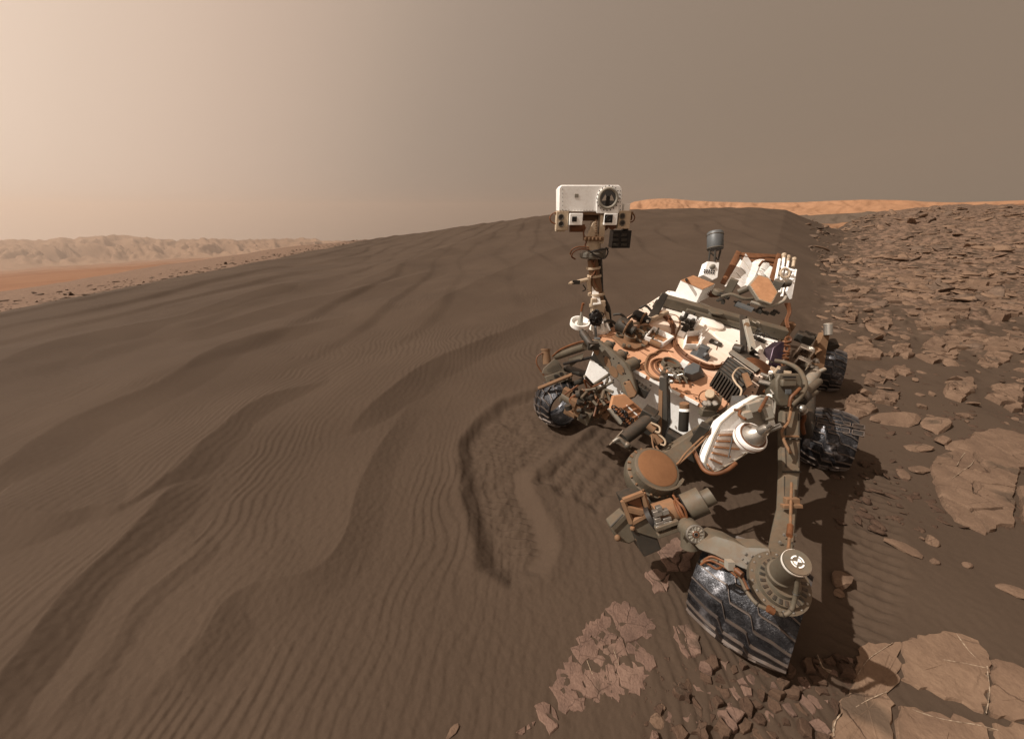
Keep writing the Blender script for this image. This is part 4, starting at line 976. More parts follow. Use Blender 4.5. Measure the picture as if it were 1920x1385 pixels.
# round cover and inlet mechanism
p = D(1332, 610); cv = pt('round_cover', MB().lathe(p, DZ, [(.115, 0), (.118, .01), (.118, .032), (.105, .04), (.001, .043)], 40), 'deck')
p = D(1290, 612)
mb = MB().box(p + DZ * .05, .10, .11, .012, DX, DY, DZ)
rg = random.Random(5)
for i in range(12): 
    c = D(rg.uniform(1276, 1302), rg.uniform(596, 624), 0); mb.cyl(c, c + DZ * rg.uniform(.03, .1), rg.uniform(.01, .028), n=12)
for i in range(6):
    c = D(rg.uniform(1276, 1302), rg.uniform(598, 622), .03); mb.sphere(c + DZ * .04, rg.uniform(.012, .024), 10)
pt('inlet_mechanism', mb, 'dark', bevel=.002)
pt('mechanism_frame', MB().box(D(1290, 596, .05), .14, .02, .08, DX, DY, DZ).box(D(1307, 606, .05), .02, .14, .08, DX, DY, DZ).box(D(1278, 626, .03), .06, .02, .05, DX, DY, DZ), 'panel', bevel=.002)
for u, v, m, r_ in ((1254, 682, 'arm', .072), (1262, 676, 'arm', .052)):
    pass
o = deck_cup(1256, 686, .070, .035, 'arm'); 
pt('cup_collar', MB().torus(D(1258, 692, .01), DZ, .115, .010, 32, 6).torus(D(1258, 694, .008), DZ, .15, .008, 36, 6), 'copper', o)
mb = MB(); rg = random.Random(15)
for i in range(18):
    u = rg.uniform(1240, 1290); v = 700 + (u - 1265) * .25 + rg.uniform(-10, 12); p = D(u, v, .01); mb.box(p + DZ * .02, rg.uniform(.015, .05), rg.uniform(.015, .04), rg.uniform(.03, .06), (DX + DY * rg.uniform(-.5, .5)).normalized(), None, None) if False else mb.box(p + DZ * .02, rg.uniform(.012, .035), rg.uniform(.012, .03), rg.uniform(.015, .04), DX, DY, DZ)
for i in range(5):
    a = D(rg.uniform(1240, 1285), rg.uniform(690, 712), .03); mb.tube([a, a + DX * .04 + DZ * .03, a + DX * .09 - DY * .02], .007, 6)
pt('deck_mechanism', mb, 'arm', bevel=.002)
# faceted dark cover
tp = [(1286, 686), (1300, 679), (1312, 684), (1310, 697), (1298, 702), (1284, 697)]
lo6 = [(1276, 702), (1296, 690), (1318, 694), (1322, 706), (1300, 716), (1280, 712)]
a = [D(u, v, .085) for u, v in tp]; b = [D(u, v, 0) for u, v in lo6]
pt('faceted_cover', MB().add(b + a, [tuple(range(6))[::-1], tuple(range(6, 12))] + [(i, (i + 1) % 6, 6 + (i + 1) % 6, 6 + i) for i in range(6)]), 'blue', bevel=.004)
pt('white_wedge', MB().box(D(1282, 684, .03), .05, .05, .06, DX, DY, DZ), 'panel')
# cable bundle sweeping over the deck
mb = MB()
path = [(1232, 585), (1252, 595), (1262, 612), (1262, 632), (1268, 650), (1285, 668), (1310, 682), (1335, 689), (1358, 684), (1372, 672)]
for k in range(7):
    o_ = (k - 3) * 1.6; mb.tube([D(u + o_ * .5 + RNG.uniform(-1, 1), v - o_ * .7 + RNG.uniform(-1, 1), .012 + .008 * (k % 3)) for u, v in path], .0062, 7, 5)
pt('cable_bundle', mb, 'copper')
mb = MB()
for i in range(9):
    u, v = path[i]; mb.torus(D(u, v, .016), (D(*path[i + 1]) - D(u, v)), .026, .004, 12, 5)
pt('cable_tie', mb, 'rust')
pt('deck_cable', MB().tube([D(1230, 662, .01), D(1216, 668, .01), D(1210, 690, .01), D(1222, 706, .01), D(1240, 712, .01)], .010, 8).tube([D(1262, 660, .01), D(1240, 656, .01), D(1224, 664, .01)], .008, 8)
   .tube([D(1245, 588, .01), D(1268, 592, .01), D(1275, 606, .01), D(1268, 628, .01)], .007, 8), 'tan')
# dark plate with a white mark
p = D(1342, 642, .012); plate = pt('mark_plate', MB().box(p, .105, .085, .008, DX, DY, DZ, ch=.008), 'dark', bevel=.002)
mb = MB()
for i in (-1, 0, 1): mb.box(p + DX * (.012 * i) + DZ * .006, .005, .026, .002, DX, DY, DZ)
mb.box(p - DY * .013 + DZ * .006, .032, .005, .002, DX, DY, DZ); mb.box(p + DY * .013 + DZ * .006, .032, .004, .002, DX, DY, DZ)
pt('plate_mark', mb, 'panel', plate)
# slanted bracket
p = D(1398, 668)
br = pt('slant_bracket', MB().prism([D(1388, 664), D(1400, 668), P(1399, 594, depth(p) + .12), P(1386, 592, depth(p) + .14)], DY * .05), 'dark', bevel=.004)
pt('bracket_plate', MB().prism([P(1391, 600, depth(p) + .02), P(1400, 597, depth(p) + .02), P(1415, 651, depth(p) - .08), P(1404, 658, depth(p) - .08)], TOCAM * .02 + DX * .005), 'lightgrey', br, .003)
pt('bracket_knob', MB().cyl(P(1400, 609, depth(p) - .0), P(1400, 609, depth(p) - .025), .022, n=20), 'tan', br)
pt('bracket_foot', MB().box(p + DZ * .012, .20, .14, .024, DX, DY, DZ, ch=.02).prism([D(1404, 664, .02), D(1424, 664, .02), D(1408, 650, .14)], DY * .02).cyl(D(1376, 652, .03), D(1392, 656, .05), .04), 'dark', br, .004)
for u, v in ((1382, 612), (1338, 584)): pt('deck_port', MB().lathe(D(u, v), DZ, [(.062, 0), (.06, .008), (.04, .012), (.001, .012)], 28), 'tan')
mb = MB(); rg = random.Random(3)
for i in range(7):
    c = D(rg.uniform(1413, 1440), rg.uniform(622, 634), .03); mb.tube([c, c + DX * rg.uniform(-.05, .05) + DZ * .05, c + DX * rg.uniform(-.1, .1) + DZ * rg.uniform(0, .04)], .005, 6)
mb.cyl(D(1423, 634, 0), D(1423, 634, .11), .016, n=10).box(D(1423, 636, .02), .12, .05, .02, DX, DY, DZ)
pt('cable_stand', mb, 'dark')
mb = MB()
for i in range(12):
    c = D(rg.uniform(1350, 1450), rg.uniform(590, 690), 0); mb.cyl(c, c + DZ * .012, .009, n=8)
for i in range(16):
    c = D(rg.uniform(1160, 1340), rg.uniform(600, 740), 0); mb.cyl(c, c + DZ * .008, .007, n=8)
pt('deck_bolts', mb, 'dark')
# stanchion near the front right of the deck
p = D(1330, 768); st = pt('deck_stanchion', MB().prism([D(1314, 776), D(1338, 780), D(1340, 764), D(1318, 760)], DZ * .11).box(P(1326, 772, depth(p) - .05), sz(25, p), .05, sz(14, p)), 'arm', bevel=.004)
pt('stanchion_cap', MB().cyl(D(1331, 742, .06), D(1331, 738, .17), .030, .028).cyl(D(1331, 738, .17), D(1331, 738, .175), .024), 'cream', st)
mb = MB()
for u in (1322, 1328, 1340): mb.sphere(D(u, 756, .13), .02, 10).cyl(D(u, 758, .1), D(u, 756, .16), .012, n=8)
pt('stanchion_fitting', mb, 'alu', st); pt('stanchion_loop', MB().torus(D(1330, 748, .06), DY, .065, .004, 24, 5), 'copper', st)
pt('small_marker', MB().torus(D(1172, 662, .004), DZ, .03, .003, 16, 4).torus(D(1188, 678, .004), DZ, .028, .003, 16, 4), 'cream', deck)

# ---- ribbed connector box and orange cables
tpb = [D(u, v, .14) for u, v in ((1347, 692), (1369, 662), (1420, 698), (1396, 734))]
cb = pt('connector_box', MB().prism([p - DZ * .15 for p in tpb], DZ * .12), 'black', bevel=.003)
mb = MB()
for i in range(10):
    t = (i + .5) / 10; a = tpb[0].lerp(tpb[3], t); mb.box(a - DZ * .085, .014, .03, .15, (tpb[3] - tpb[0]).normalized(), None, DZ) if False else mb.box(a - DZ * .085, .012, .035, .15, (tpb[3] - tpb[0]).normalized(), (tpb[1] - tpb[0]).normalized(), DZ)
pt('box_fin', mb, 'dark', cb, .002)
mb = MB()
for i in range(6):
    t = (i + .5) / 6; a = tpb[0].lerp(tpb[1], t); b = tpb[3].lerp(tpb[2], t); mb.cyl(a.lerp(b, .08) - DZ * .02, a.lerp(b, .9) - DZ * .02, .013, n=8)
pt('connector_row', mb, 'dark', cb)
pt('box_bar', MB().box((tpb[1] + tpb[2]) / 2 + DZ * .02, (tpb[2] - tpb[1]).length * 1.03, .04, .05, (tpb[2] - tpb[1]).normalized(), None, None) if False else MB().cyl(tpb[1] + DZ * .01, tpb[2] + DZ * .01, .026, n=4, smooth=False), 'arm', cb)
pt('box_cable', MB().tube([D(1402, 692, .16), D(1385, 690, .17), D(1374, 704, .17), D(1380, 718, .17), D(1390, 730, .17), D(1388, 742, .14)], .006, 8), 'cream', cb)
pt('box_clip', MB().prism([D(1390, 702, .16), D(1400, 700, .17), D(1410, 722, .16), D(1400, 728, .15)], DZ * .01), 'tan', cb)
mb = MB()
for k in range(11):
    t = k / 10; a = D(1392 + 26 * t, 676 + 26 * t, .12)
    mb.tube([a, D(1412 + 18 * t, 672 + 26 * t, .15), D(1438 + 10 * t, 684 + 26 * t, .10), D(1450 + 4 * math.sin(k), 706 + 18 * t, .04), D(1444 - 12 * t, 724 + 10 * t, .02)], .0085, 7, 5)
pt('orange_cables', mb, 'copper')
pt('ribbon_cable', MB().prism([P(1372, 742, 2.55), P(1402, 740, 2.5), P(1398, 772, 2.45), P(1366, 776, 2.5)], FW * .01), 'dark')

# ---- rear beam, white box, hexagon dish, generator, cylinder antenna
a, b = D(1236, 560, .07), D(1472, 626, .07); t_ = (b - a).normalized(); n_ = DZ.cross(t_).normalized()
beam = pt('rear_beam', MB().box((a + b) / 2, (b - a).length, .11, .10, t_, n_, DZ).box((a + b) / 2 - n_ * .06 - DZ * .02, (b - a).length * .55, .05, .05, t_, n_, DZ), 'arm', bevel=.008)
pt('beam_disc', MB().lathe(D(1341, 585, .12), DZ, [(.07, 0), (.07, .012), (.001, .014)], 32), 'arm', beam)
pt('beam_label', MB().box(D(1329, 586, .07) - n_ * .062, .03, .004, .05, t_, n_, DZ), 'lightgrey', beam)
mb = MB(); c = D(1418, 604, .122)
mb.torus(c, DZ, .032, .004, 20, 4, .3, 2.6).torus(c, DZ, .032, .004, 20, 4, 3.4, 5.7).box(c, .05, .006, .003, (t_ + n_).normalized(), (n_ - t_).normalized(), DZ)
pt('beam_mark', mb, 'lightgrey', beam)
pt('beam_end', MB().cyl(P(1474, 618, 3.75), P(1470, 646, 3.62), .04, .025).box(P(1476, 612, 3.78), .10, .08, .10, t_, n_, DZ), 'tan', beam, .004)
def dprism(name, uvs, h0, h1, m, parent=None, bev=.004): return pt(name, MB().prism([D(u, v, h1) for u, v in uvs], DZ * (h0 - h1)), m, parent, bev)
wb = dprism('white_box', [(1276, 526), (1300, 516), (1341, 533), (1318, 543)], .06, .22, 'panel')
dprism('box_lid', [(1277, 525), (1300, 516), (1340, 532), (1318, 542)], .222, .228, 'orange', wb, .001)
pt('box_knob', MB().cyl(D(1287, 524, .22), D(1287, 524, .28), .014, n=10), 'dark', wb)
mb = MB()
for i in range(5): mb.tube([D(1318 + i * 3, 544 - i * 2, .20), D(1322 + i * 4, 552 - i, .12), D(1334 + i * 3, 556, .05)], .010, 6)
pt('box_cable', mb, 'copper', wb)
# cylinder antenna
dA = 4.35
ac = P(1341, 468, dA); q = sz(1, ac)
an = pt('cylinder_antenna', MB().lathe(ac, UP, [(q * 13, 0), (q * 14, q * 2), (q * 14, q * 31), (q * 12.5, q * 33), (.001, q * 33.5)], 28), 'blue')
pt('antenna_band', MB().torus(ac + UP * q * 27, UP, q * 14, q * .9, 28, 5).torus(ac + UP * q * 2, UP, q * 13.5, q * 1.2, 28, 5), 'steel', an)
pt('antenna_leg', MB().cyl(P(1331, 470, dA), P(1329, 488, dA), q * 1.8, n=8).cyl(P(1341, 470, dA - .05), P(1340, 490, dA - .05), q * 2, n=8).cyl(P(1351, 470, dA), P(1346, 488, dA), q * 1.8, n=8).cyl(P(1333, 474, dA - .04), P(1346, 487, dA - .04), q * 1.4, n=8), 'dark', an)
ab = pt('antenna_base', MB().prism([P(u, v, dA - .05) for u, v in ((1318, 515), (1326, 490), (1349, 492), (1346, 520), (1336, 526))], FW * .12), 'panel', bevel=.006)
mb = MB()
for j in range(2):
    for i in range(5): p = P(1321 + i * 4.4 - j * .8, 506 + j * 4 + i * .5, dA - .055); mb.cyl(p, p + TOCAM * .004, q * 1.5, n=10)
pt('base_hole', mb, 'black', ab); pt('base_knob', MB().sphere(P(1336, 500, dA - .06), q * 5, 14, (1.2, .5, 1)), 'lightgrey', ab)
# generator
gd = 4.95
rtg = pt('generator', MB().lathe(P(1414, 530, gd - .2), (P(1430, 484, gd + .45) - P(1416, 527, gd - .2)), [(.09, 0), (.11, .03), (.11, .52), (.09, .56)], 28), 'panel')
ax_ = (P(1430, 484, gd + .45) - P(1416, 527, gd - .2)).normalized(); o_ = P(1416, 527, gd - .2); gx, gy = perp(ax_)
mb = MB()
for k in range(9): mb.torus(o_ + ax_ * (.05 + k * .06), ax_, .112, .006, 24, 5)
pt('generator_ring', mb, 'panel', rtg)
gd2 = 4.4
for nm, uvs, m in (('side_panel', ((1350, 530), (1381, 469), (1389, 472), (1362, 533)), 'rust'), ('side_panel', ((1442, 522), (1457, 474), (1464, 476), (1452, 528)), 'rust'), ('rear_panel', ((1386, 473), (1460, 477), (1456, 500), (1392, 486)), 'rust'),
                   ('radiator_panel', ((1358, 536), (1388, 486), (1394, 492), (1372, 540)), 'panel'), ('radiator_panel', ((1374, 524), (1398, 475), (1411, 496), (1392, 541)), 'panel'), ('radiator_panel', ((1394, 540), (1412, 494), (1426, 492), (1408, 536)), 'panel'), ('radiator_panel', ((1432, 512), (1444, 498), (1450, 502), (1444, 524)), 'panel')):
    far = nm == 'rear_panel'
    pts = [P(u, v, gd2 + (.5 if far else .0) + (530 - v) * .006) for u, v in uvs]
    o = pt(nm, MB().prism(pts, (DX if 'radiator' in nm else DX) * .025 + FW * .02), m, bevel=.002)
    if nm == 'radiator_panel' and uvs[0][0] == 1374:
        mb = MB()
        for i in range(1, 4):
            t = i / 4; mb.cyl(pts[0].lerp(pts[1], t) + TOCAM * .002, pts[3].lerp(pts[2], t) + TOCAM * .002, .004, n=5)
        pt('panel_seam', mb, 'lightgrey', o)
pt('generator_pipe', MB().tube([P(1386, 478, 4.7), P(1410, 484, 4.7), P(1440, 482, 4.75), P(1456, 484, 4.75)], .012, 8).tube([P(1424, 498, 4.5), P(1432, 490, 4.6), P(1450, 492, 4.65)], .014, 8), 'copper')
# hexagon dish
hexp = [(1405, 534), (1421, 515), (1441, 521), (1458, 548), (1446, 570), (1423, 562)]; hd_ = 3.7
hf = [P(u, v, hd_ + (540 - v) * .004) for u, v in hexp]; hb_ = [P(u - 5, v + 3, hd_ + .09 + (540 - v) * .004) for u, v in hexp]
hg = pt('hexagon_antenna', MB().add(hf + hb_, [tuple(range(6)), tuple(range(6, 12))[::-1]] + [(i, (i + 1) % 6, 6 + (i + 1) % 6, 6 + i) for i in range(6)]), 'lightgrey', bevel=.006)
cen = sum(hf, Vector()) / 6
pt('antenna_face', MB().prism([cen + (p - cen) * .93 + TOCAM * .003 for p in hf], TOCAM * .004), 'orange', hg)
mb = MB()
for i in range(6):
    for k in range(8): p = hf[i].lerp(hf[(i + 1) % 6], (k + .5) / 8); mb.cyl(cen + (p - cen) * .965, cen + (p - cen) * .965 + TOCAM * .006, .006, n=5)
pt('rim_bolts', mb, 'cream', hg)
gm = pt('antenna_gimbal', MB().tube([P(1352, 556, 3.85), P(1372, 552, 3.8), P(1395, 560, 3.75), P(1412, 560, 3.75)], .017, 12).box(P(1371, 536, 3.95), .08, .06, .15, DX, DY, DZ).cyl(P(1384, 548, 3.85), P(1402, 540, 3.8), .035).lathe(P(1344, 552, 3.95), DZ, [(.055, 0), (.055, .04), (.04, .055)], 20), 'arm', bevel=.004)
pt('gimbal_box', MB().box(P(1458, 533, 3.8), .09, .09, .08, DX, DY, DZ).cyl(P(1466, 532, 3.8), P(1480, 530, 3.8), .04), 'steel', gm, .004)
pt('blue_panel', MB().box(P(1396, 575, 3.72), .16, .10, .02, DX, DY, DZ), 'blue', gm); pt('gimbal_arm', MB().tube([P(1408, 566, 3.7), P(1440, 574, 3.66), P(1466, 566, 3.68), P(1474, 556, 3.7)], .015, 10), 'lightgrey', gm)
mb = MB(); rg = random.Random(21)
for i in range(22):
    p = P(rg.uniform(1340, 1460), 0, 1); u = rg.uniform(1342, 1462); v = 552 + (u - 1342) * .26 + rg.uniform(-6, 12); p = P(u, v, 3.9 - (u - 1342) * .0012); mb.box(p, rg.uniform(.02, .06), rg.uniform(.02, .05), rg.uniform(.015, .04), DX, DY, DZ)
pt('rear_fittings', mb, 'dark', bevel=.003)
# lattice at the rear right
mb = MB(); L_ = [((1462, 486), (1452, 540)), ((1470, 484), (1462, 548)), ((1478, 490), (1466, 556)), ((1492, 506), (1482, 560)), ((1462, 500), (1490, 508)), ((1458, 520), (1488, 524)), ((1455, 540), (1484, 546))]
for a, b in L_: mb.box((P(*a, 4.1) + P(*b, 4.0)) / 2, (P(*a, 4.1) - P(*b, 4.0)).length, .045, .035, (P(*a, 4.1) - P(*b, 4.0)).normalized(), None, None) if False else mb.cyl(P(*a, 4.1), P(*b, 4.0), .014, n=6)
mb.prism([P(1476, 545, 3.95), P(1490, 506, 4.1), P(1494, 508, 4.1), P(1484, 560, 3.95)], FW * .03)
lat = pt('rear_lattice', mb, 'panel')
mb = MB()
for u, v in ((1476, 486), (1487, 490), (1468, 482)): mb.cyl(P(u, v + 10, 4.1), P(u + 2, v - 4, 4.12), .016, n=8).sphere(P(u + 2, v - 4, 4.12), .026, 8)
mb.torus(P(1472, 512, 4.02), TOCAM, .05, .012, 18, 6)
pt('lattice_fitting', mb, 'cream', lat)
mb = MB()
for k in range(5): mb.tube([P(1472 + k * 2, 568, 3.7), P(1478 + k, 585, 3.7), P(1473 + k, 600, 3.68), P(1476 + k, 615, 3.65)], .009, 6)
pt('rear_harness', mb, 'copper')
# right side boxes
vb = pt('foil_box', MB().prism([P(u, v, 3.25) for u, v in ((1438, 700), (1450, 652), (1466, 640), (1478, 642), (1466, 700))], FW * .12), 'violet', bevel=.006)
mb = MB()
for i in range(10): mb.torus(P(1478 - i * .8, 636 + i * 6, 3.2), Vector((rg.gauss(0, 1), rg.gauss(0, 1), rg.gauss(0, 1))), .022, .008, 10, 5)
pt('side_chain', mb, 'copper')
pt('side_block', MB().box(P(1450, 697, 2.95), .07, .07, .05, DX, DY, DZ).box(P(1460, 708, 2.9), .10, .05, .16, DX, DY, DZ), 'cream', bevel=.004)
pt('gold_canister', MB().cyl(P(1473, 698, 2.9), P(1474, 720, 2.85), .045), 'copper'); pt('black_collar', MB().torus(P(1477, 708, 2.86), TOCAM, .075, .022, 20, 8), 'black')

# ---- wheels
M['drumdust'] = painted('settled_dust', (122, 86, 60), .95, 0, .3, lin((134, 96, 68)), .2, .3, .1)
def wheel(center, axle, R=.27, W=.46, spin=0.0, ng=19, slots=False, hub=True):
    axle = Vector(axle).normalized(); xx = axle.cross(Vector((0, 0, 1))).normalized(); yy = axle.cross(xx)
    Mx = Matrix((xx, yy, axle)).transposed().to_4x4(); Mx.translation = center
    def place(o, rot=0.0):
        o.matrix_parent_inverse = world_of(o.parent).inverted(); o.matrix_basis = Mx @ Matrix.Rotation(rot, 4, 'Z')
    prof = [(R - .044, -W / 2), (R - .024, -W / 2), (R - .018, -W / 2 + .012), (R - .007, -W * .38), (R + .005, -W * .25), (R + .012, -W * .12), (R + .014, 0), (R + .012, W * .12), (R + .005, W * .25), (R - .007, W * .38), (R - .018, W / 2 - .012), (R - .024, W / 2), (R - .044, W / 2), (R - .040, W / 2 - .02), (R - .030, W / 2 - .03), (R - .030, -W / 2 + .03), (R - .040, -W / 2 + .02), (R - .044, -W / 2)]
    n = 72; vs = [(r_ * math.cos(2 * math.pi * i / n), r_ * math.sin(2 * math.pi * i / n), h_) for r_, h_ in prof for i in range(n)]
    fs = [(k * n + i, k * n + (i + 1) % n, (k + 1) * n + (i + 1) % n, (k + 1) * n + i) for k in range(len(prof) - 1) for i in range(n)]
    wb_ = MB(); wb_.add(vs, fs, True); w_ = wb_.build('wheel', M['wheel'], rover); place(w_, spin)
    pitch = 2 * math.pi / ng
    g = MB(); ph = [(0, 0), (.22, .30), (.36, .36), (.42, 1.16), (.62, 1.22), (.68, 2.02), (.84, 2.10), (1, 2.45)]
    vs = []; K = 40
    for k in range(K + 1):
        t = k / K; f_ = np.interp(t, [p[0] for p in ph], [p[1] for p in ph]) * pitch * .95; z_ = -W / 2 + W * t
        rb = R + .014 - .036 * (2 * t - 1) ** 2 - .002 * abs(2 * t - 1); hgt = .014
        dl = .0048 / R
        for (da, rr_) in ((-dl, rb - .004), (-dl * .7, rb + hgt), (dl * .7, rb + hgt), (dl, rb - .004)): vs.append((rr_ * math.cos(f_ + da), rr_ * math.sin(f_ + da), z_))
    g.add(vs, [(4 * k + j, 4 * k + j + 1, 4 * k + 5 + j, 4 * k + 4 + j) for k in range(K) for j in range(3)] + [(0, 1, 2, 3), tuple(4 * K + j for j in (3, 2, 1, 0))])
    go = g.build('grouser', M['grouser'], w_); place(go, spin)
    for i in range(1, ng):
        o = go.copy(); COL.objects.link(o); o.parent = w_; place(o, spin + i * pitch)
    if hub:
        hb2 = MB().cyl((0, 0, -W * .30), (0, 0, W * .30), .085, .07); ho_ = pt('hub', hb2, 'dark', w_); place(ho_)
        for k in range(6):
            a = 2 * math.pi * k / 6; s_ = MB().tube([(.07 * math.cos(a), .07 * math.sin(a), -.02), (.17 * math.cos(a + .25), .17 * math.sin(a + .25), -.05), ((R - .02) * math.cos(a + .1), (R - .02) * math.sin(a + .1), -.02)], .013, 8)
            so = pt('spoke', s_, 'steel', w_); place(so)
    if slots:
        for row, z_ in ((0, -.16), (1, 0), (2, .16)):
            pass
        k = 0
        for ang in (0, 14):
            for z_, ln in ((-.15, .05), (-.055, .08), (.05, .085), (.15, .055)):
                a = math.radians(ang) + slots; mb_ = MB().box((( R + .005) * math.cos(a), (R + .005) * math.sin(a), z_), ln, .030, .006, Vector((0, 0, 1)), Vector((-math.sin(a), math.cos(a), 0)), Vector((math.cos(a), math.sin(a), 0)))
                so = pt('tread_slot', mb_, 'black', w_); place(so)
                fr = MB()
                for dx_, dy_, lx, ly in ((0, .019, ln + .02, .006), (0, -.019, ln + .02, .006), (ln / 2 + .007, 0, .006, .044), (-ln / 2 - .007, 0, .006, .044)):
                    e1, e2, e3 = Vector((0, 0, 1)), Vector((-math.sin(a), math.cos(a), 0)), Vector((math.cos(a), math.sin(a), 0))
                    fr.box(e3 * (R + .008) + Vector((0, 0, z_)) + e1 * dx_ + e2 * dy_, lx, ly, .012, e1, e2, e3)
                so = pt('slot_frame', fr, 'grouser', w_); place(so)
    return w_
def axis(yaw, dz=0.0): return Vector((math.cos(math.radians(yaw)), math.sin(math.radians(yaw)), dz))
def wheel_at(u, v, yaw, dz=0.0, RW=.25, **k):
    c = G(u, v, RW + hz(*G(u, v, RW).xy) - .015); return c, wheel(c, axis(yaw, dz), R=RW, **k)
cN, wN = wheel_at(1402, 1116, -45, .07, .235, spin=.1, W=.43)
cM, wM = wheel_at(1550, 822, -36, .06, .235, spin=.3, W=.33, slots=math.radians(-62))
cR, wR = wheel_at(1546, 692, -36, .06, .24, spin=.5, W=.34)
cL, wL = wheel_at(1046, 754, -64, 0.0, .215, spin=.2, W=.28, hub=False)

# ---- front left corner: steering actuator, flange and struts over the near wheel
fd = 1.50
fl0 = P(1468, 1090, fd); q = sz(1, fl0); fax = (P(1494, 1050, fd - .12) - P(1460, 1072, fd)).normalized(); fax = (fax * .55 + TOCAM * .45 + Vector((0, 0, .35))).normalized()
fl = pt('steering_flange', MB().lathe(fl0, fax, [(q * 30, -.05), (q * 53, -.05), (q * 54, -.035), (q * 54, -.022), (q * 44, -.02), (q * 42, -.0), (q * 30, .004), (q * 26, .02), (q * 20, .02)], 48), 'arm')
fx, fy = perp(fax); mb = MB()
for k in range(18):
    a = 2 * math.pi * k / 18; p = fl0 + (fx * math.cos(a) + fy * math.sin(a)) * q * 49 - fax * .022; mb.sphere(p, q * 2.6, 8)
for k in range(14):
    a = 2 * math.pi * k / 14; p = fl0 + (fx * math.cos(a) + fy * math.sin(a)) * q * 27 + fax * .006; mb.sphere(p, q * 2.0, 8)
pt('flange_bolt', mb, 'alu', fl)
mb = MB()
for k in range(22):
    a = 2 * math.pi * k / 22; d_ = fx * math.cos(a) + fy * math.sin(a); mb.box(fl0 + d_ * q * 36 + fax * .0, q * 9, q * 5, .012, d_, fax.cross(d_), fax)
pt('flange_teeth', mb, 'dark', fl, .001)
s0, s1 = P(1462, 1076, fd - .02), P(1495, 1053, fd - .17)
sa = pt('steering_actuator', MB().lathe(s0, s1 - s0, [(sz(24, s0), 0), (sz(24, s0), .03), (sz(21, s0), .035), (sz(21, s0), (s1 - s0).length - .01), (sz(20, s0), (s1 - s0).length)], 36), 'arm')
sx = (s1 - s0).normalized(); e1, e2 = perp(sx)
pt('actuator_band', MB().lathe(s1 - sx * .02, sx, [(sz(21.3, s0), 0), (sz(21.3, s0), .012)], 36), 'white', sa)
mb = MB(); r1 = sz(11, s1)
for k in range(4):
    a0 = k * math.pi / 2 + .18; m_ = 8
    for j in range(m_):
        a, b = a0 + j * 1.2 / m_, a0 + (j + 1) * 1.2 / m_
        mb.prism([s1 + sx * .002 + (e1 * math.cos(t) + e2 * math.sin(t)) * r for t, r in ((a, r1), (b, r1), (b, r1 * .78), (a, r1 * .78))], sx * .001)
for k in (0, 2):
    a, b = k * math.pi / 2 + .1, k * math.pi / 2 + 1.45
    mb.prism([s1 + sx * .002, s1 + sx * .002 + (e1 * math.cos(a) + e2 * math.sin(a)) * r1 * .62, s1 + sx * .002 + (e1 * math.cos((a + b) / 2) + e2 * math.sin((a + b) / 2)) * r1 * .62, s1 + sx * .002 + (e1 * math.cos(b) + e2 * math.sin(b)) * r1 * .62], sx * .001)
pt('target_mark', mb, 'panel', sa)
lk = pt('wheel_link', MB().prism([P(u, v, d_) for u, v, d_ in ((1310, 1030, 1.72), (1318, 1014, 1.74), (1345, 1003, 1.74), (1375, 1012, 1.70), (1400, 1026, 1.65), (1446, 1028, 1.58), (1452, 1062, 1.55), (1420, 1076, 1.57), (1392, 1064, 1.62), (1340, 1040, 1.70))], FW * .10), 'arm', bevel=.008)
pt('link_bolts', MB().bolts([P(u, v, d_ - .004) for u, v, d_ in ((1398, 1038, 1.64), (1410, 1042, 1.62), (1400, 1054, 1.62), (1392, 1048, 1.64), (1414, 1060, 1.58))], TOCAM, .007, .007, 8), 'alu', lk)
ec = P(1303, 1000, 1.76); q = sz(1, ec)
el = pt('elbow_joint', MB().cyl(ec + FW * .08, ec, q * 19, q * 18, 28).cyl(ec + FW * .06 - UP * q * 2, P(1303, 1034, 1.78) + FW * .05, q * 15, q * 17).box(P(1284, 1002, 1.79), q * 10, .03, q * 10), 'arm')
pt('joint_face', MB().lathe(ec, TOCAM, [(q * 17.5, 0), (q * 17.5, .006), (q * 15.5, .008), (q * 15, .003), (q * 7, .003), (q * 6.5, .01), (q * 3, .012), (.001, .006)], 32), 'alu', el)
mb = MB()
for k in range(12):
    a = 2 * math.pi * k / 12; d_ = RT * math.cos(a) + UP * math.sin(a); mb.box(ec + d_ * q * 11 + TOCAM * .006, q * 7, q * 1.6, .006, d_, d_.cross(TOCAM), TOCAM)
pt('joint_spoke', mb, 'lightgrey', el); pt('joint_core', MB().cyl(ec + TOCAM * .006, ec + TOCAM * .013, q * 3.2, n=16), 'black', el); pt('joint_ring', MB().torus(ec + TOCAM * .008, TOCAM, q * 5.2, q * 1.6, 20, 6), 'copper', el)
cab = [(1316, 1054, 1.66), (1330, 1046, 1.64), (1348, 1052, 1.62), (1366, 1062, 1.58), (1385, 1078, 1.52), (1400, 1108, 1.46), (1420, 1132, 1.42), (1446, 1144, 1.40), (1468, 1152, 1.39), (1484, 1142, 1.38), (1492, 1112, 1.37), (1497, 1076, 1.34)]
pt('wheel_cable', MB().tube([P(*c) for c in cab], .008, 10), 'arm')
mb = MB()
for i in range(1, len(cab) - 1): mb.torus(P(*cab[i]), P(*cab[i + 1]) - P(*cab[i - 1]), .009, .0025, 12, 5)
pt('cable_tie', mb, 'dark')
pt('wheel_harness', MB().tube([P(u + 3, v - 3, d_ - .01) for u, v, d_ in cab[:6]], .005, 8).tube([P(u - 2, v + 4, d_ - .005) for u, v, d_ in cab[:5]], .005, 8).tube([P(1318, 1050, 1.66), P(1330, 1058, 1.64), P(1345, 1066, 1.62), P(1358, 1058, 1.6)], .0055, 8), 'copper')
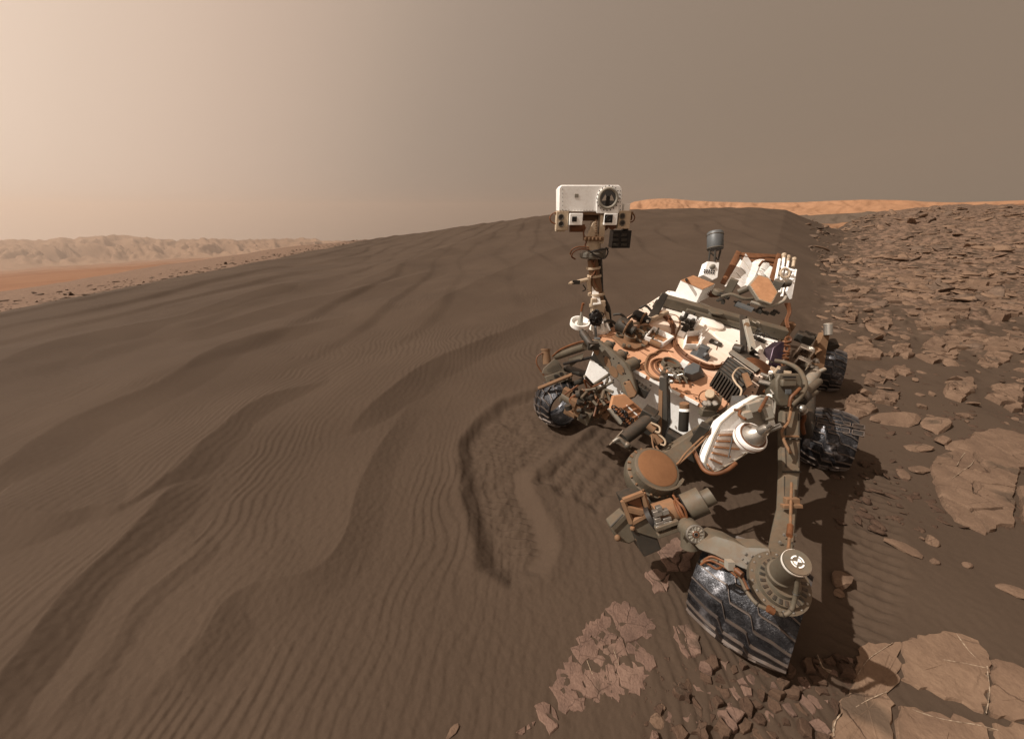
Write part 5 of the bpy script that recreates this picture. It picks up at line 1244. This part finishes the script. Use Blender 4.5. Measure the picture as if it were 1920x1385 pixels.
pt('harness_clip', MB().box(P(1368, 1058, 1.56), .026, .03, .03, RT, FW, UP).box(P(1384, 1072, 1.50), .03, .02, .016, (RT - UP * .8).normalized(), FW, None) if False else MB().box(P(1368, 1058, 1.56), .028, .03, .034, RT, FW, UP), 'lightgrey')
pt('harness_sleeve', MB().cyl(P(1380, 1068, 1.51), P(1392, 1078, 1.485), .013, n=10).cyl(P(1440, 1140, 1.39), P(1450, 1146, 1.385), .014, n=10), 'copper')
# rocker leg
LEG = [((1470, 765, 2.50), (1502, 765, 2.50)), ((1468, 820, 2.38), (1502, 820, 2.38)), ((1470, 880, 2.20), (1502, 882, 2.20)), ((1468, 960, 1.95), (1496, 960, 1.95)), ((1458, 1010, 1.78), (1492, 1014, 1.76)), ((1454, 1040, 1.66), (1488, 1046, 1.64))]
mb = MB(); vs = []
for a, b in LEG:
    pa, pb = P(*a), P(*b); vs += [pa, pb, pb + FW * .06, pa + FW * .06]
n = len(LEG); mb.add(vs, [(4 * k + j, 4 * k + (j + 1) % 4, 4 * k + 4 + (j + 1) % 4, 4 * k + 4 + j) for k in range(n - 1) for j in range(4)] + [(0, 1, 2, 3), tuple(4 * (n - 1) + j for j in (3, 2, 1, 0))])
leg = pt('rocker_leg', mb, 'arm', bevel=.010)
pt('leg_cable', MB().tube([P(1488, 722, 2.5), P(1484, 760, 2.44), P(1478, 790, 2.38), P(1466, 808, 2.33), P(1470, 826, 2.29), P(1482, 850, 2.23)], .009, 8).tube([P(1484, 905, 2.05), P(1483, 940, 1.93), P(1482, 980, 1.80), P(1480, 1010, 1.70), P(1478, 1030, 1.62)], .007, 8), 'tan', leg)
pt('leg_sleeve', MB().tube([P(1500, 728, 2.42), P(1490, 738, 2.40), P(1483, 746, 2.40), P(1480, 762, 2.40)], .011, 10, 4).cyl(P(1482, 985, 1.76), P(1480, 1004, 1.70), .013, n=10), 'copper', leg)
pt('leg_clamp', MB().box(P(1484, 948, 1.93), .10, .03, .018, RT, FW, UP).box(P(1484, 938, 1.95), .07, .03, .03, RT, FW, UP).box(P(1482, 818, 2.35), .10, .02, .012, RT, FW, UP), 'tan', leg, .003)
pt('leg_bolts', MB().bolts([P(u, v, d_) for u, v, d_ in ((1470, 1002, 1.765), (1490, 1002, 1.765), (1462, 1016, 1.73), (1486, 1018, 1.72), (1470, 820, 2.37), (1480, 822, 2.37), (1492, 822, 2.37), (1472, 762, 2.49), (1494, 764, 2.49))], TOCAM, .008, .008, 8), 'alu', leg)
mb = MB()
for (a, b) in (((1474, 775, 2.475), (1473, 815, 2.385)), ((1498, 775, 2.475), (1498, 815, 2.385)), ((1472, 830, 2.345), (1474, 875, 2.21)), ((1498, 830, 2.345), (1498, 875, 2.21)), ((1471, 893, 2.155), (1471, 930, 2.04)), ((1497, 893, 2.155), (1494, 930, 2.04))): mb.cyl(P(*a), P(*b), .003, n=6)
for v, d_ in ((822, 2.37), (884, 2.185)): mb.box(P(1485, v, d_), sz(34, P(1485, v, d_)), .012, .006, RT, FW, UP)
pt('leg_seam', mb, 'dark', leg)
pv_ = pt('rocker_pivot', MB().prism([P(u, v, 2.46) for u, v in ((1456, 712), (1462, 700), (1500, 700), (1506, 716), (1500, 745), (1488, 762), (1466, 762), (1456, 745))], FW * .12).box(P(1478, 718, 2.44), .10, .03, .05, RT, FW, UP), 'arm', bevel=.010)
pt('pivot_window', MB().box(P(1478, 734, 2.435), .035, .008, .03, RT, FW, UP), 'blue', pv_)
pt('pivot_slot', MB().box(P(1480, 707, 2.42), .08, .01, .012, RT, FW, UP), 'black', pv_)
pt('pivot_hose', MB().tube([P(1452, 676, 2.9), P(1474, 680, 2.85), P(1494, 690, 2.75), P(1506, 706, 2.62), P(1510, 726, 2.50), P(1500, 744, 2.42), P(1484, 760, 2.40)], .016, 12), 'arm', pv_)
mb = MB(); rg = random.Random(31)
for i in range(14): p = P(rg.uniform(1440, 1468), rg.uniform(700, 750), 2.52); mb.cyl(p, p + Vector((rg.gauss(0, .03), rg.gauss(0, .03), rg.gauss(0, .03))), rg.uniform(.008, .02), n=10)
pt('pivot_connector', mb, 'alu', pv_)
pt('lower_strut', MB().cyl(P(1500, 745, 2.6), P(1535, 715, 3.2), .03, n=10).cyl(P(1504, 752, 2.6), P(1530, 735, 2.9), .018, n=10), 'arm')
# middle wheel bogie bits
bg_ = pt('bogie_arm', MB().tube([P(1500, 770, 2.62), P(1506, 790, 2.75), P(1512, 812, 2.95)], .045, 10).cyl(P(1502, 752, 2.6), P(1512, 742, 2.7), .035), 'dark')
pt('bogie_cable', MB().tube([P(1503, 770, 2.5), P(1508, 782, 2.55), P(1504, 795, 2.6), P(1507, 812, 2.7)], .014, 8), 'copper', bg_); pt('bogie_motor', MB().cyl(P(1498, 765, 2.52), P(1508, 772, 2.52), .028).sphere(P(1503, 766, 2.5), .03, 10), 'alu', bg_)
pt('bogie_beam', MB().tube([P(1512, 800, 3.0), P(1516, 760, 3.3), P(1518, 725, 3.7), P(1520, 690, 4.1)], .05, 10, 3), 'dark')
# rear wheel steering
rs = pt('rear_steering', MB().prism([P(u, v, 4.15) for u, v in ((1532, 700), (1530, 664), (1536, 645), (1546, 622), (1556, 626), (1550, 655), (1545, 690))], FW * .08).tube([P(1518, 668, 4.2), P(1526, 656, 4.15), P(1536, 662, 4.1)], .04, 8), 'tan', bevel=.006)
a_ = P(1553, 628, 4.12); pt('steering_post', MB().cyl(a_, P(1553, 608, 4.12), .042, n=20), 'alu', rs); pt('post_cap', MB().torus(P(1553, 608, 4.12), UP, .032, .012, 18, 6), 'lightgrey', rs); pt('post_core', MB().cyl(P(1553, 609, 4.118), P(1553, 606.5, 4.118), .018, n=12), 'black', rs)
pt('wheel_bracket', MB().box(P(1508, 634, 4.2), .17, .14, .09, DX, DY, DZ).box(P(1535, 634, 4.25), .30, .06, .05, DX, DY, DZ).cyl(P(1556, 640, 4.25), P(1562, 652, 4.2), .06), 'dark', rs, .006)
pt('mirror_box', MB().box(P(1507, 662, 3.95), .14, .11, .15, DX, DY, DZ).box(P(1504, 680, 3.8), .12, .09, .10, DX, DY, DZ), 'mirror', rs, .010)
mb = MB(); 
for i in range(12): p = P(rg.uniform(1512, 1535), rg.uniform(668, 700), 4.0); mb.sphere(p, rg.uniform(.012, .035), 8)
pt('bright_fitting', mb, 'alu', rs); pt('suspension_tube', MB().cyl(P(1512, 722, 3.5), P(1528, 700, 3.9), .05).cyl(P(1524, 702, 3.85), P(1546, 692, 3.9), .02, n=10), 'lightgrey', rs)

# ---- far front corner: suspension in front of the right wheel
ls = pt('steering_tube', cylpx(P(1044, 667, 3.6), P(1098, 649, 3.1), 7.5), 'arm')
pt('tube_harness', MB().tube([P(1036, 668, 3.6), P(1050, 656, 3.45), P(1072, 646, 3.25), P(1096, 640, 3.05), P(1104, 648, 3.0)], .009, 7).tube([P(1040, 664, 3.6), P(1062, 651, 3.4), P(1090, 641, 3.1)], .008, 7), 'copper', ls)
pt('steering_rod', cylpx(P(1058, 682, 3.45), P(1120, 667, 3.0), 3, 10), 'black', ls)
pt('tube_web', MB().prism([P(1066, 672, 3.4), P(1094, 662, 3.15), P(1092, 672, 3.15), P(1070, 688, 3.4)], FW * .02), 'arm', ls)
cpn = pt('steering_cap', cylpx(P(1026, 682, 3.75), P(1023, 657, 3.75), 8).cyl(P(1023, 657, 3.75), P(1023, 654, 3.75), sz(9, P(1023, 654, 3.75))), 'tan')
pt('cap_cable', MB().tube([P(1018, 662, 3.72), P(1008, 668, 3.72), P(1006, 680, 3.72), P(1012, 692, 3.72), P(1020, 704, 3.72)], .007, 8), 'copper', cpn)
hp_ = pt('hatched_plate', MB().prism([P(u, v, 3.65) for u, v in ((1016, 700), (1020, 690), (1040, 672), (1046, 675), (1060, 698), (1046, 696), (1030, 702))], FW * .05), 'arm', bevel=.003)
mb = MB()
for i in range(9):
    for j in range(6):
        u, v = 1026 + i * 3 + j * 1.2, 692 - i * 1.6 + j * 2.0
        if u < 1052 and v < 697: p = P(u, v, 3.645); mb.box(p, .007, .004, .005, RT, FW, UP)
pt('plate_hatch', mb, 'dark', hp_)
pt('corner_block', MB().prism([P(u, v, 3.6) for u, v in ((1022, 706), (1050, 696), (1062, 698), (1066, 712), (1030, 726))], FW * .12), 'arm', bevel=.005)
mb = MB(); 
for u, v, w_, h_ in ((1043, 705, 8, 5), (1052, 700, 5, 5), (1056, 708, 5, 6), (1034, 714, 6, 4)): p = P(u, v, 3.595); mb.box(p, sz(w_, p), .006, sz(h_, p), RT, FW, UP)
pt('block_recess', mb, 'black')
pt('cross_bar', MB().box((P(1010, 728, 3.55) + P(1073, 702, 3.4)) / 2, (P(1010, 728, 3.55) - P(1073, 702, 3.4)).length, .03, .035, (P(1073, 702, 3.4) - P(1010, 728, 3.55)).normalized(), None, None) if False else cylpx(P(1010, 728, 3.55), P(1073, 702, 3.4), 3.6, 6), 'tan')
pt('rocker_beam', cylpx(P(1062, 690, 3.7), P(1140, 716, 3.2), 7, 10).cyl(P(1075, 720, 3.7), P(1130, 700, 3.3), .03, n=10), 'dark')
pt('wheel_strut', MB().tube([P(1062, 706, 3.7), P(1066, 730, 3.85), P(1056, 750, 4.1)], .05, 10), 'arm')
# drill turret left of the body
tu = pt('drill_turret', cylpx(P(1074, 752, 3.1), P(1098, 764, 3.05), 13).cyl(P(1092, 775, 3.05), P(1112, 768, 3.0), .055).cyl(P(1058, 740, 3.2), P(1078, 752, 3.12), .05).box(P(1100, 778, 3.0), .10, .09, .12, DX, DY, DZ), 'arm', bevel=.004)
mb = MB()
for a, b in (((1112, 722), (1142, 702)), ((1112, 722), (1150, 735)), ((1112, 722), (1090, 746)), ((1112, 722), (1096, 705)), ((1118, 735), (1135, 760)), ((1104, 740), (1150, 715)), ((1096, 735), (1120, 760)), ((1125, 712), (1150, 762)), ((1140, 708), (1128, 748)), ((1080, 735), (1118, 728))): mb.cyl(P(*a, 2.98), P(*b, 2.88), .012, n=8)
pt('turret_strut', mb, 'arm', tu)
mb = MB(); rg = random.Random(41)
for i in range(26):
    p = P(rg.uniform(1062, 1150), rg.uniform(728, 780), rg.uniform(2.95, 3.15)); mb.box(p, rg.uniform(.02, .09), rg.uniform(.02, .07), rg.uniform(.02, .07), DX, DY, DZ)
pt('turret_fittings', mb, 'tan', tu, .003)
mb = MB()
for i in range(9):
    a = P(rg.uniform(1062, 1140), rg.uniform(725, 770), 2.95); mb.tube([a, a + Vector((rg.gauss(0, .06), rg.gauss(0, .04), rg.gauss(0, .06))), a + Vector((rg.gauss(0, .12), rg.gauss(0, .05), rg.gauss(0, .1)))], .008, 6)
pt('turret_cable', mb, 'copper', tu)
mb = MB()
for i in range(8): p = P(rg.uniform(1066, 1130), rg.uniform(735, 785), 2.93); mb.cyl(p, p + DZ * .03 + DX * rg.uniform(-.04, .04), rg.uniform(.012, .03), n=12)
pt('turret_motor', mb, 'dark', tu)
# ---- grey plate with four discs along the front deck edge
plp = [(1104, 645), (1112, 637), (1124, 641), (1146, 657), (1170, 678), (1184, 700), (1194, 732), (1192, 744), (1180, 750), (1170, 745), (1162, 716), (1142, 702), (1128, 684), (1112, 660)]
fp = pt('front_plate', polyp(plp, lambda u: FE(u) - .10, DY * .035), 'arm', bevel=.006)
for u, v, rx, ry in ((1117, 657, 5, 9), (1139, 679, 5.5, 11), (1150, 697, 7.5, 11), (1163, 693, 6.5, 10)):
    c = P(u, v, FE(u) - .102); e = MB(); n = 24
    e.prism([P(u + rx * math.cos(2 * math.pi * k / n) + ry * .3 * math.sin(2 * math.pi * k / n), v + ry * math.sin(2 * math.pi * k / n), FE(u) - .103 + .0018 * rx * math.cos(2 * math.pi * k / n) * -1) for k in range(n)], TOCAM * .006)
    pt('plate_disc', e, 'lightgrey' if False else 'tan', fp, .001)
pt('plate_tip', polyp([(1168, 718), (1180, 714), (1193, 738), (1190, 744), (1178, 747)], lambda u: FE(u) - .115, DY * .02), 'tan', fp, .004)
pt('plate_bolts', MB().bolts([P(u, v, FE(u) - .10) for u, v in ((1124, 648), (1132, 668), (1150, 672), (1160, 680), (1172, 700), (1178, 712), (1150, 712), (1166, 735), (1186, 738))], TOCAM, .006, .006, 6), 'black', fp)
for i, (u, v) in enumerate(((1133, 650), (1157, 668), (1181, 683))):
    a, b = P(u - 8, v + 6, FE(u) - .06), P(u + 9, v - 2, FE(u) - .02); o = pt('bit_holder', MB().cyl(a, b, sz(10 + i, a), n=22).cyl(b, b + (b - a) * .35, sz(6, b), n=14), 'arm'); pt('bit_cap', MB().torus(b, b - a, sz(10 + i, b), sz(1.2, b), 20, 5).cyl(b + (b - a) * .34, b + (b - a) * .6, sz(3.5, b), n=10), 'dark', o)
mb = MB()
for i in range(14): p = P(1118 + i * 7, 668 + i * 5.2, FE(1118 + i * 7) - .02); mb.box(p, .05, .05, .07, DX, DY, DZ)
pt('holder_rail', mb, 'dark', bevel=.004)
# orange instrument tray
tr = [(1150, 742), (1172, 739), (1212, 774), (1200, 788), (1184, 800), (1164, 790), (1144, 768)]
trd = pt('instrument_tray', polyp(tr, 2.66, FW * .05), 'orange', bevel=.004)
pt('tray_side', polyp([(1142, 768), (1146, 766), (1168, 790), (1164, 796)], 2.64, FW * .06), 'lightgrey', trd)
pt('tray_line', MB().cyl(P(1175, 760, 2.655), P(1203, 786, 2.655), .006, n=6), 'panel', trd)
mb = MB()
for a, b in (((1168, 765), (1186, 757)), ((1178, 775), (1198, 764)), ((1188, 784), (1206, 772)), ((1186, 756), (1208, 776))): mb.cyl(P(*a, 2.652), P(*b, 2.652), .006, n=6)
pt('tray_rib', mb, 'rust', trd)
mb = MB(); rg = random.Random(51)
for i in range(26): p = P(1154 + i * 1.1 + rg.uniform(-5, 5), 764 + i * 1.2 + rg.uniform(-5, 5), 2.645); mb.torus(p, Vector((rg.gauss(0, 1), rg.gauss(0, 1), rg.gauss(0, 1))), rg.uniform(.010, .018), .005, 10, 5)
pt('tray_wiring', mb, 'black', trd)
mb = MB()
for i in range(8): p = P(1156 + i * 3.5, 768 + i * 3.6, 2.64); mb.sphere(p, .014, 8)
pt('tray_connector', mb, 'copper', trd)
# dark cylinder tool
dc = pt('tool_cylinder', cylpx(P(1168, 823, 2.40), P(1216, 787, 2.48), 12.5, 24), 'dark')
pt('tool_block', MB().box(P(1216, 778, 2.5), .09, .09, .09, DX, DY, DZ).box(P(1226, 790, 2.46), .05, .06, .09, DX, DY, DZ), 'dark', dc, .005)
pt('tool_rod', cylpx(P(1143, 834, 2.38), P(1168, 807, 2.40), 1.6, 8).tube([P(1150, 828, 2.38), P(1162, 822, 2.37), P(1172, 832, 2.36), P(1180, 836, 2.36)], .012, 8), 'steel', dc)
pt('tool_claw', MB().prism([P(u, v, 2.37) for u, v in ((1152, 826), (1162, 818), (1172, 824), (1180, 830), (1176, 838), (1166, 830), (1156, 832))], FW * .03).sphere(P(1176, 834, 2.36), .022, 10), 'steel', dc, .003)
# posts on the front face
po = pt('front_post', polyp([(1236, 706), (1250, 708), (1252, 800), (1240, 832), (1234, 800)], lambda u: FE(u) - .16, DY * .07), 'dark', bevel=.004)
pt('post_lit_side', polyp([(1235, 730), (1242, 734), (1240, 830), (1233, 802)], lambda u: FE(u) - .165, DY * .01), 'tan', po)  # sunlit left side of the dark post, painted as a tan strip
mb = MB()
for i in range(14): p = P(rg.uniform(1236, 1268), rg.uniform(690, 724), FE(1250) - .12); mb.cyl(p, p + Vector((rg.gauss(0, .02), -.02, rg.gauss(0, .02))), rg.uniform(.006, .015), n=10)
pt('post_fitting', mb, 'alu', po)
cn = pt('front_canister', cylpx(P(1283, 768, FE(1283) - .10), P(1281, 806, FE(1283) - .06), 9), 'dark')
pt('canister_cap', cylpx(P(1283, 756, FE(1283) - .11), P(1283, 766, FE(1283) - .10), 8.5), 'tan', cn); pt('canister_band', cylpx(P(1283, 766, FE(1283) - .10), P(1283, 771, FE(1283) - .10), 9.6), 'panel', cn)
for (a, b, r_) in (((1216, 796), (1228, 806), 8), ((1224, 812), (1238, 830), 8)):
    o = pt('shoulder_actuator', cylpx(P(*a, 2.36), P(*b, 2.34), r_), 'tan'); pt('actuator_loop', MB().tube([P(a[0] + 4, a[1] - 4, 2.32), P(b[0] + 8, b[1] - 6, 2.30), P(b[0] + 8, b[1] + 4, 2.30), P(b[0], b[1] + 2, 2.31)], .006, 7), 'cream', o)
# ---- robot arm: shoulder beam, drum, forearm and turret tools
ab_ = pt('arm_beam', MB().prism([P(u, v, d_) for u, v, d_ in ((1238, 852, 2.30), (1262, 836, 2.32), (1318, 800, 2.36), (1376, 760, 2.44), (1394, 772, 2.42), (1330, 824, 2.32), (1272, 868, 2.26), (1250, 872, 2.26))], FW * .07), 'arm', bevel=.006)
pt('beam_channel', MB().prism([P(u, v, d_) for u, v, d_ in ((1300, 808, 2.30), (1340, 786, 2.34), (1344, 800, 2.33), (1306, 826, 2.29))], FW * .02).box(P(1312, 812, 2.28), .05, .06, .14, DX, DY, DZ), 'dark', ab_, .003)
pt('arm_cable', MB().tube([P(1230, 836, 2.28), P(1248, 862, 2.22), P(1268, 870, 2.2), P(1285, 850, 2.22), P(1312, 824, 2.24), P(1340, 800, 2.26), P(1362, 774, 2.30), P(1384, 768, 2.30), P(1398, 782, 2.22)], .006, 8)
   .tube([P(1262, 878, 2.2), P(1288, 856, 2.21), P(1320, 824, 2.23), P(1346, 800, 2.25), P(1366, 778, 2.28)], .005, 8).tube([P(1222, 816, 2.32), P(1226, 840, 2.28), P(1244, 862, 2.22), P(1266, 880, 2.2)], .005, 8), 'tan', ab_)
dr = P(1218, 892, 2.14); q = sz(1, dr); dax = (DZ * .75 + TOCAM * .25).normalized()
drum = pt('arm_drum', MB().lathe(dr, dax, [(q * 36, -.09), (q * 45, -.04), (q * 49, .0), (q * 49, .045), (q * 46, .05), (q * 43, .052), (q * 41, .10), (q * 38, .105), (.001, .106)], 44), 'arm')
pt('drum_dust', MB().lathe(dr + dax * .107, dax, [(q * 36, 0), (q * 33, .004), (.001, .006)], 36), M['drumdust'], drum)
d1, d2 = perp(dax); mb = MB()
for k in range(20):
    a = 2 * math.pi * k / 20; d_ = d1 * math.cos(a) + d2 * math.sin(a); mb.box(dr + d_ * q * 46 + dax * .054, .018, .010, .012, d_, dax.cross(d_), dax)
pt('drum_lug', mb, 'tan', drum, .001)
mb = MB(); n = 16; 
for k in range(n):
    a = math.radians(200 + 130 * k / n); d_ = RT * math.cos(a) + (dax.cross(RT)).normalized() * math.sin(a); mb.box(dr + d_ * q * 44 + dax * .085, .012, .028, .075, d_, dax.cross(d_), dax)
pt('drum_guard', mb, 'arm', drum)
pt('drum_bracket', cylpx(P(1196, 905, 2.08), P(1226, 958, 1.98), 4, 8).box(P(1186, 908, 2.1), .03, .05, .10, RT, FW, UP), 'steel', drum)
fr_ = [(1168, 938), (1205, 924), (1217, 962), (1184, 980)]
def bar3(mb, a, b, w_=.016, d_=1.95): mb.cyl(P(*a, d_), P(*b, d_), w_, n=6)
mb = MB()
for a, b in ((fr_[0], fr_[1]), (fr_[1], fr_[2]), (fr_[2], fr_[3]), (fr_[3], fr_[0]), ((1174, 952), fr_[2]), ((1176, 956), (1203, 962))): bar3(mb, a, b)
bx_ = pt('turret_box', MB().prism([P(u, v, 1.97) for u, v in fr_], FW * .14).prism([P(u, v, 1.96) for u, v in ((1184, 980), (1217, 962), (1240, 1030), (1208, 1044), (1190, 1004))], FW * .16), 'dark', bevel=.004)  # dark colour of the lower part paints the box's shaded bottom
pt('box_frame', mb, 'tan', bx_)
pt('box_face', MB().prism([P(u, v, 1.95) for u, v in ((1186, 981), (1219, 964), (1236, 1010), (1216, 1004), (1192, 996))], FW * .008), 'arm', bx_)
pt('box_pane', MB().prism([P(u, v, 1.962) for u, v in ((1174, 942), (1200, 932), (1206, 954))], FW * .004).prism([P(u, v, 1.962) for u, v in ((1178, 960), (1200, 964), (1186, 974))], FW * .004), 'rust', bx_)
tl = pt('sampling_scoop', MB().prism([P(u, v, 2.02) for u, v in ((1143, 986), (1172, 962), (1186, 982), (1196, 1012), (1180, 1020), (1158, 1014))], FW * .10), 'arm', bevel=.008)
pt('scoop_edge', cylpx(P(1144, 988, 2.0), P(1168, 964, 2.0), 1.6, 8), 'dark', tl); pt('scoop_knob', MB().sphere(P(1158, 1008, 2.0), .018, 10).sphere(P(1196, 1010, 1.98), .014, 8).sphere(P(1186, 990, 1.95), .014, 8), 'tan', tl)
tc_ = pt('tool_drum', cylpx(P(1228, 968, 1.93), P(1266, 956, 1.93), 23, 26), 'tan')
mb = MB()
for i in range(12): p = P(rg.uniform(1230, 1262), rg.uniform(952, 990), 1.86); mb.box(p, rg.uniform(.015, .05), .03, rg.uniform(.012, .03), (RT + UP * .3).normalized(), FW, None) if False else mb.box(p, rg.uniform(.015, .05), .03, rg.uniform(.012, .03), (RT + UP * .3).normalized(), FW)
pt('drum_fitting', mb, 'alu', tc_, .002)
pt('tool_rail', MB().box(P(1250, 984, 1.85), .12, .03, .02, (RT + UP * .35).normalized(), FW).box(P(1254, 996, 1.86), .12, .03, .02, (RT + UP * .35).normalized(), FW).box(P(1248, 991, 1.87), .05, .02, .025, (RT + UP * .35).normalized(), FW), 'arm', tc_, .003)
pt('tool_gap', cylpx(P(1222, 972, 1.95), P(1230, 968, 1.94), 26, 24), 'black', tc_)
pt('tool_harness', MB().torus(P(1282, 958, 1.9), (P(1300, 945, 1.88) - P(1265, 958, 1.92)), .062, .008, 24, 8).torus(P(1276, 958, 1.9), (P(1300, 945, 1.88) - P(1265, 958, 1.92)), .056, .007, 24, 8).tube([P(1262, 928, 1.9), P(1270, 940, 1.86), P(1282, 952, 1.83), P(1288, 972, 1.83), P(1280, 980, 1.84)], .006, 8), 'copper', tc_)
gc = pt('tool_motor', cylpx(P(1284, 952, 1.92), P(1318, 937, 1.90), 25, 28), 'arm'); pt('motor_cap', cylpx(P(1318, 937, 1.90), P(1336, 928, 1.89), 15.5, 24), 'arm', gc); pt('motor_ring', MB().torus(P(1285, 951.5, 1.92), P(1318, 937, 1.90) - P(1284, 952, 1.92), sz(25, P(1285, 951, 1.92)), .004, 28, 5), 'black', gc)
pt('forearm', MB().prism([P(u, v, d_) for u, v, d_ in ((1232, 920, 2.1), (1272, 905, 2.1), (1286, 945, 1.98), (1262, 956, 1.97), (1240, 945, 2.02))], FW * .10), 'arm', bevel=.006)
# ---- white ribbed tray with a domed instrument on the right front
wt = [(1322, 868), (1330, 840), (1352, 793), (1388, 764), (1426, 742), (1450, 748), (1453, 762), (1446, 800), (1430, 826), (1404, 846), (1346, 882), (1330, 882)]
wd = lambda u: 2.16 + (u - 1322) * .0012
wtray = pt('ribbed_tray', polyp(wt, wd, FW * .09), 'panel', bevel=.006)
pt('tray_rim', MB().tube([P(u, v, wd(u) - .006) for u, v in wt[3:] + wt[:4]], .006, 8, 2), 'lightgrey', wtray)
pt('tray_back', polyp([(1384, 769), (1426, 745), (1448, 751), (1442, 796), (1428, 820), (1412, 800), (1392, 786)], lambda u: wd(u) - .008, FW * .006), 'lightgrey', wtray)
for i in range(6):
    t = i / 5.0
    a = (1350 - 22 * t, 806 + 54 * t); b = (1420 - 70 * t - 2 * i, 800 + 70 * t + 4)
    if b[0] < a[0] + 8: b = (a[0] + 14, b[1])
    pts = [P(a[0], a[1], wd(a[0]) - .004), P(b[0], b[1], wd(b[0]) - .004), P(b[0] - 4, b[1] + 7, wd(b[0]) - .004), P(a[0] - 3, a[1] + 7, wd(a[0]) - .004)]
    pt('tray_slat', MB().prism(pts, TOCAM * .006), 'panel', wtray, .001)
    pts = [P(a[0] - 3, a[1] + 8, wd(a[0]) - .004), P(b[0] - 4, b[1] + 8, wd(b[0]) - .004), P(b[0] - 5, b[1] + 10.5, wd(b[0]) - .004), P(a[0] - 4.4, a[1] + 10.5, wd(a[0]) - .004)]
    pt('tray_rib', MB().prism(pts, TOCAM * .018), 'orange', wtray, .001)
pt('tray_rod', cylpx(P(1374, 816, 2.18), P(1366, 858, 2.14), 1.4, 8), 'dark', wtray)
pt('tray_plate', polyp([(1322, 868), (1332, 846), (1338, 850), (1334, 876), (1326, 878)], lambda u: wd(u) - .01, FW * .01), 'panel', wtray)
mb = MB()
for u, v, w_, h_ in ((1412, 762, 26, 18), (1398, 778, 18, 14), (1436, 772, 18, 26), (1424, 752, 14, 10), (1442, 790, 12, 20)): p = P(u, v, wd(u) - .03); mb.box(p, sz(w_, p), .05, sz(h_, p), (RT + UP * .3).normalized(), FW)
pt('tray_bay', mb, 'lightgrey', wtray, .004)
dp_ = P(1403, 822, 2.14); q = sz(1, dp_); dx_ = (DZ * .6 + TOCAM * .4).normalized()
dm = pt('domed_instrument', MB().lathe(dp_, dx_, [(q * 24, -.02), (q * 27, -.012), (q * 28, .01), (q * 28, .035), (q * 26, .045), (q * 24.5, .045), (q * 23, .02)], 40), 'panel')
pt('instrument_dome', MB().lathe(dp_ + dx_ * .02, dx_, [(q * 23, 0), (q * 22, .02), (q * 18, .05), (q * 12, .075), (q * 8, .085), (q * 7, .13), (q * 5, .14), (.001, .14)], 36), 'alu', dm)
pt('dome_band', MB().torus(dp_ + dx_ * .042, dx_, q * 22.5, q * 1.4, 36, 6).torus(dp_ + dx_ * .016, dx_, q * 28.3, q * .8, 40, 5), 'copper', dm)
pt('dome_post', MB().cyl(dp_ + dx_ * .13, dp_ + dx_ * .20, q * 4, n=12).cyl(dp_ + dx_ * .12 + RT * .03, dp_ + dx_ * .20 + RT * .04, q * 2.4, n=10).cyl(dp_ + dx_ * .10 + RT * .05, dp_ + dx_ * .17 + RT * .07, q * 2.4, n=10), 'alu', dm)
pt('dome_cable', MB().tube([P(1398, 786, 2.05), P(1386, 778, 2.1), P(1388, 770, 2.12), P(1378, 768, 2.2)], .008, 8).tube([P(1424, 770, 2.05), P(1432, 756, 2.1), P(1438, 745, 2.2)], .009, 8), 'copper', dm)
pt('lower_hose', MB().tube([P(1300, 842, 2.24), P(1312, 868, 2.2), P(1322, 882, 2.16), P(1340, 888, 2.13), P(1362, 882, 2.12), P(1380, 868, 2.14)], .012, 10), 'copper')
pt('belly_shade_block', MB().box(dk(.15, -.35, -.42), .7, 1.0, .10, DX, DY, DZ), 'dark', bevel=.01)  # underbody mass added to deepen the shadow beneath the rover
pt('belly_frame', MB().box(dk(.1, -.9, -.44), .8, .12, .12, DX, DY, DZ), 'dark', bevel=.008)
HAZE = 0.00052

# ------------------------------------------------------------------ dusty air
hb = MB()
lo_, hi_ = Vector((-1900, -120, -190)), Vector((260, 1800, 42))
hb.box((lo_ + hi_) / 2, hi_.x - lo_.x, hi_.y - lo_.y, hi_.z - lo_.z)
hm = bpy.data.materials.new('dusty_air'); hm.use_nodes = True; hn = hm.node_tree; hn.nodes.clear()
pv = hn.nodes.new('ShaderNodeVolumePrincipled'); ho = hn.nodes.new('ShaderNodeOutputMaterial')
pv.inputs['Color'].default_value = (*lin((253, 231, 214)), 1); pv.inputs['Density'].default_value = HAZE; pv.inputs['Anisotropy'].default_value = .6
hn.links.new(pv.outputs[0], ho.inputs['Volume'])
hz_o = hb.build('haze', hm); tag(hz_o, 'thin tan dust haze hanging in the air', 'haze', kind='stuff')
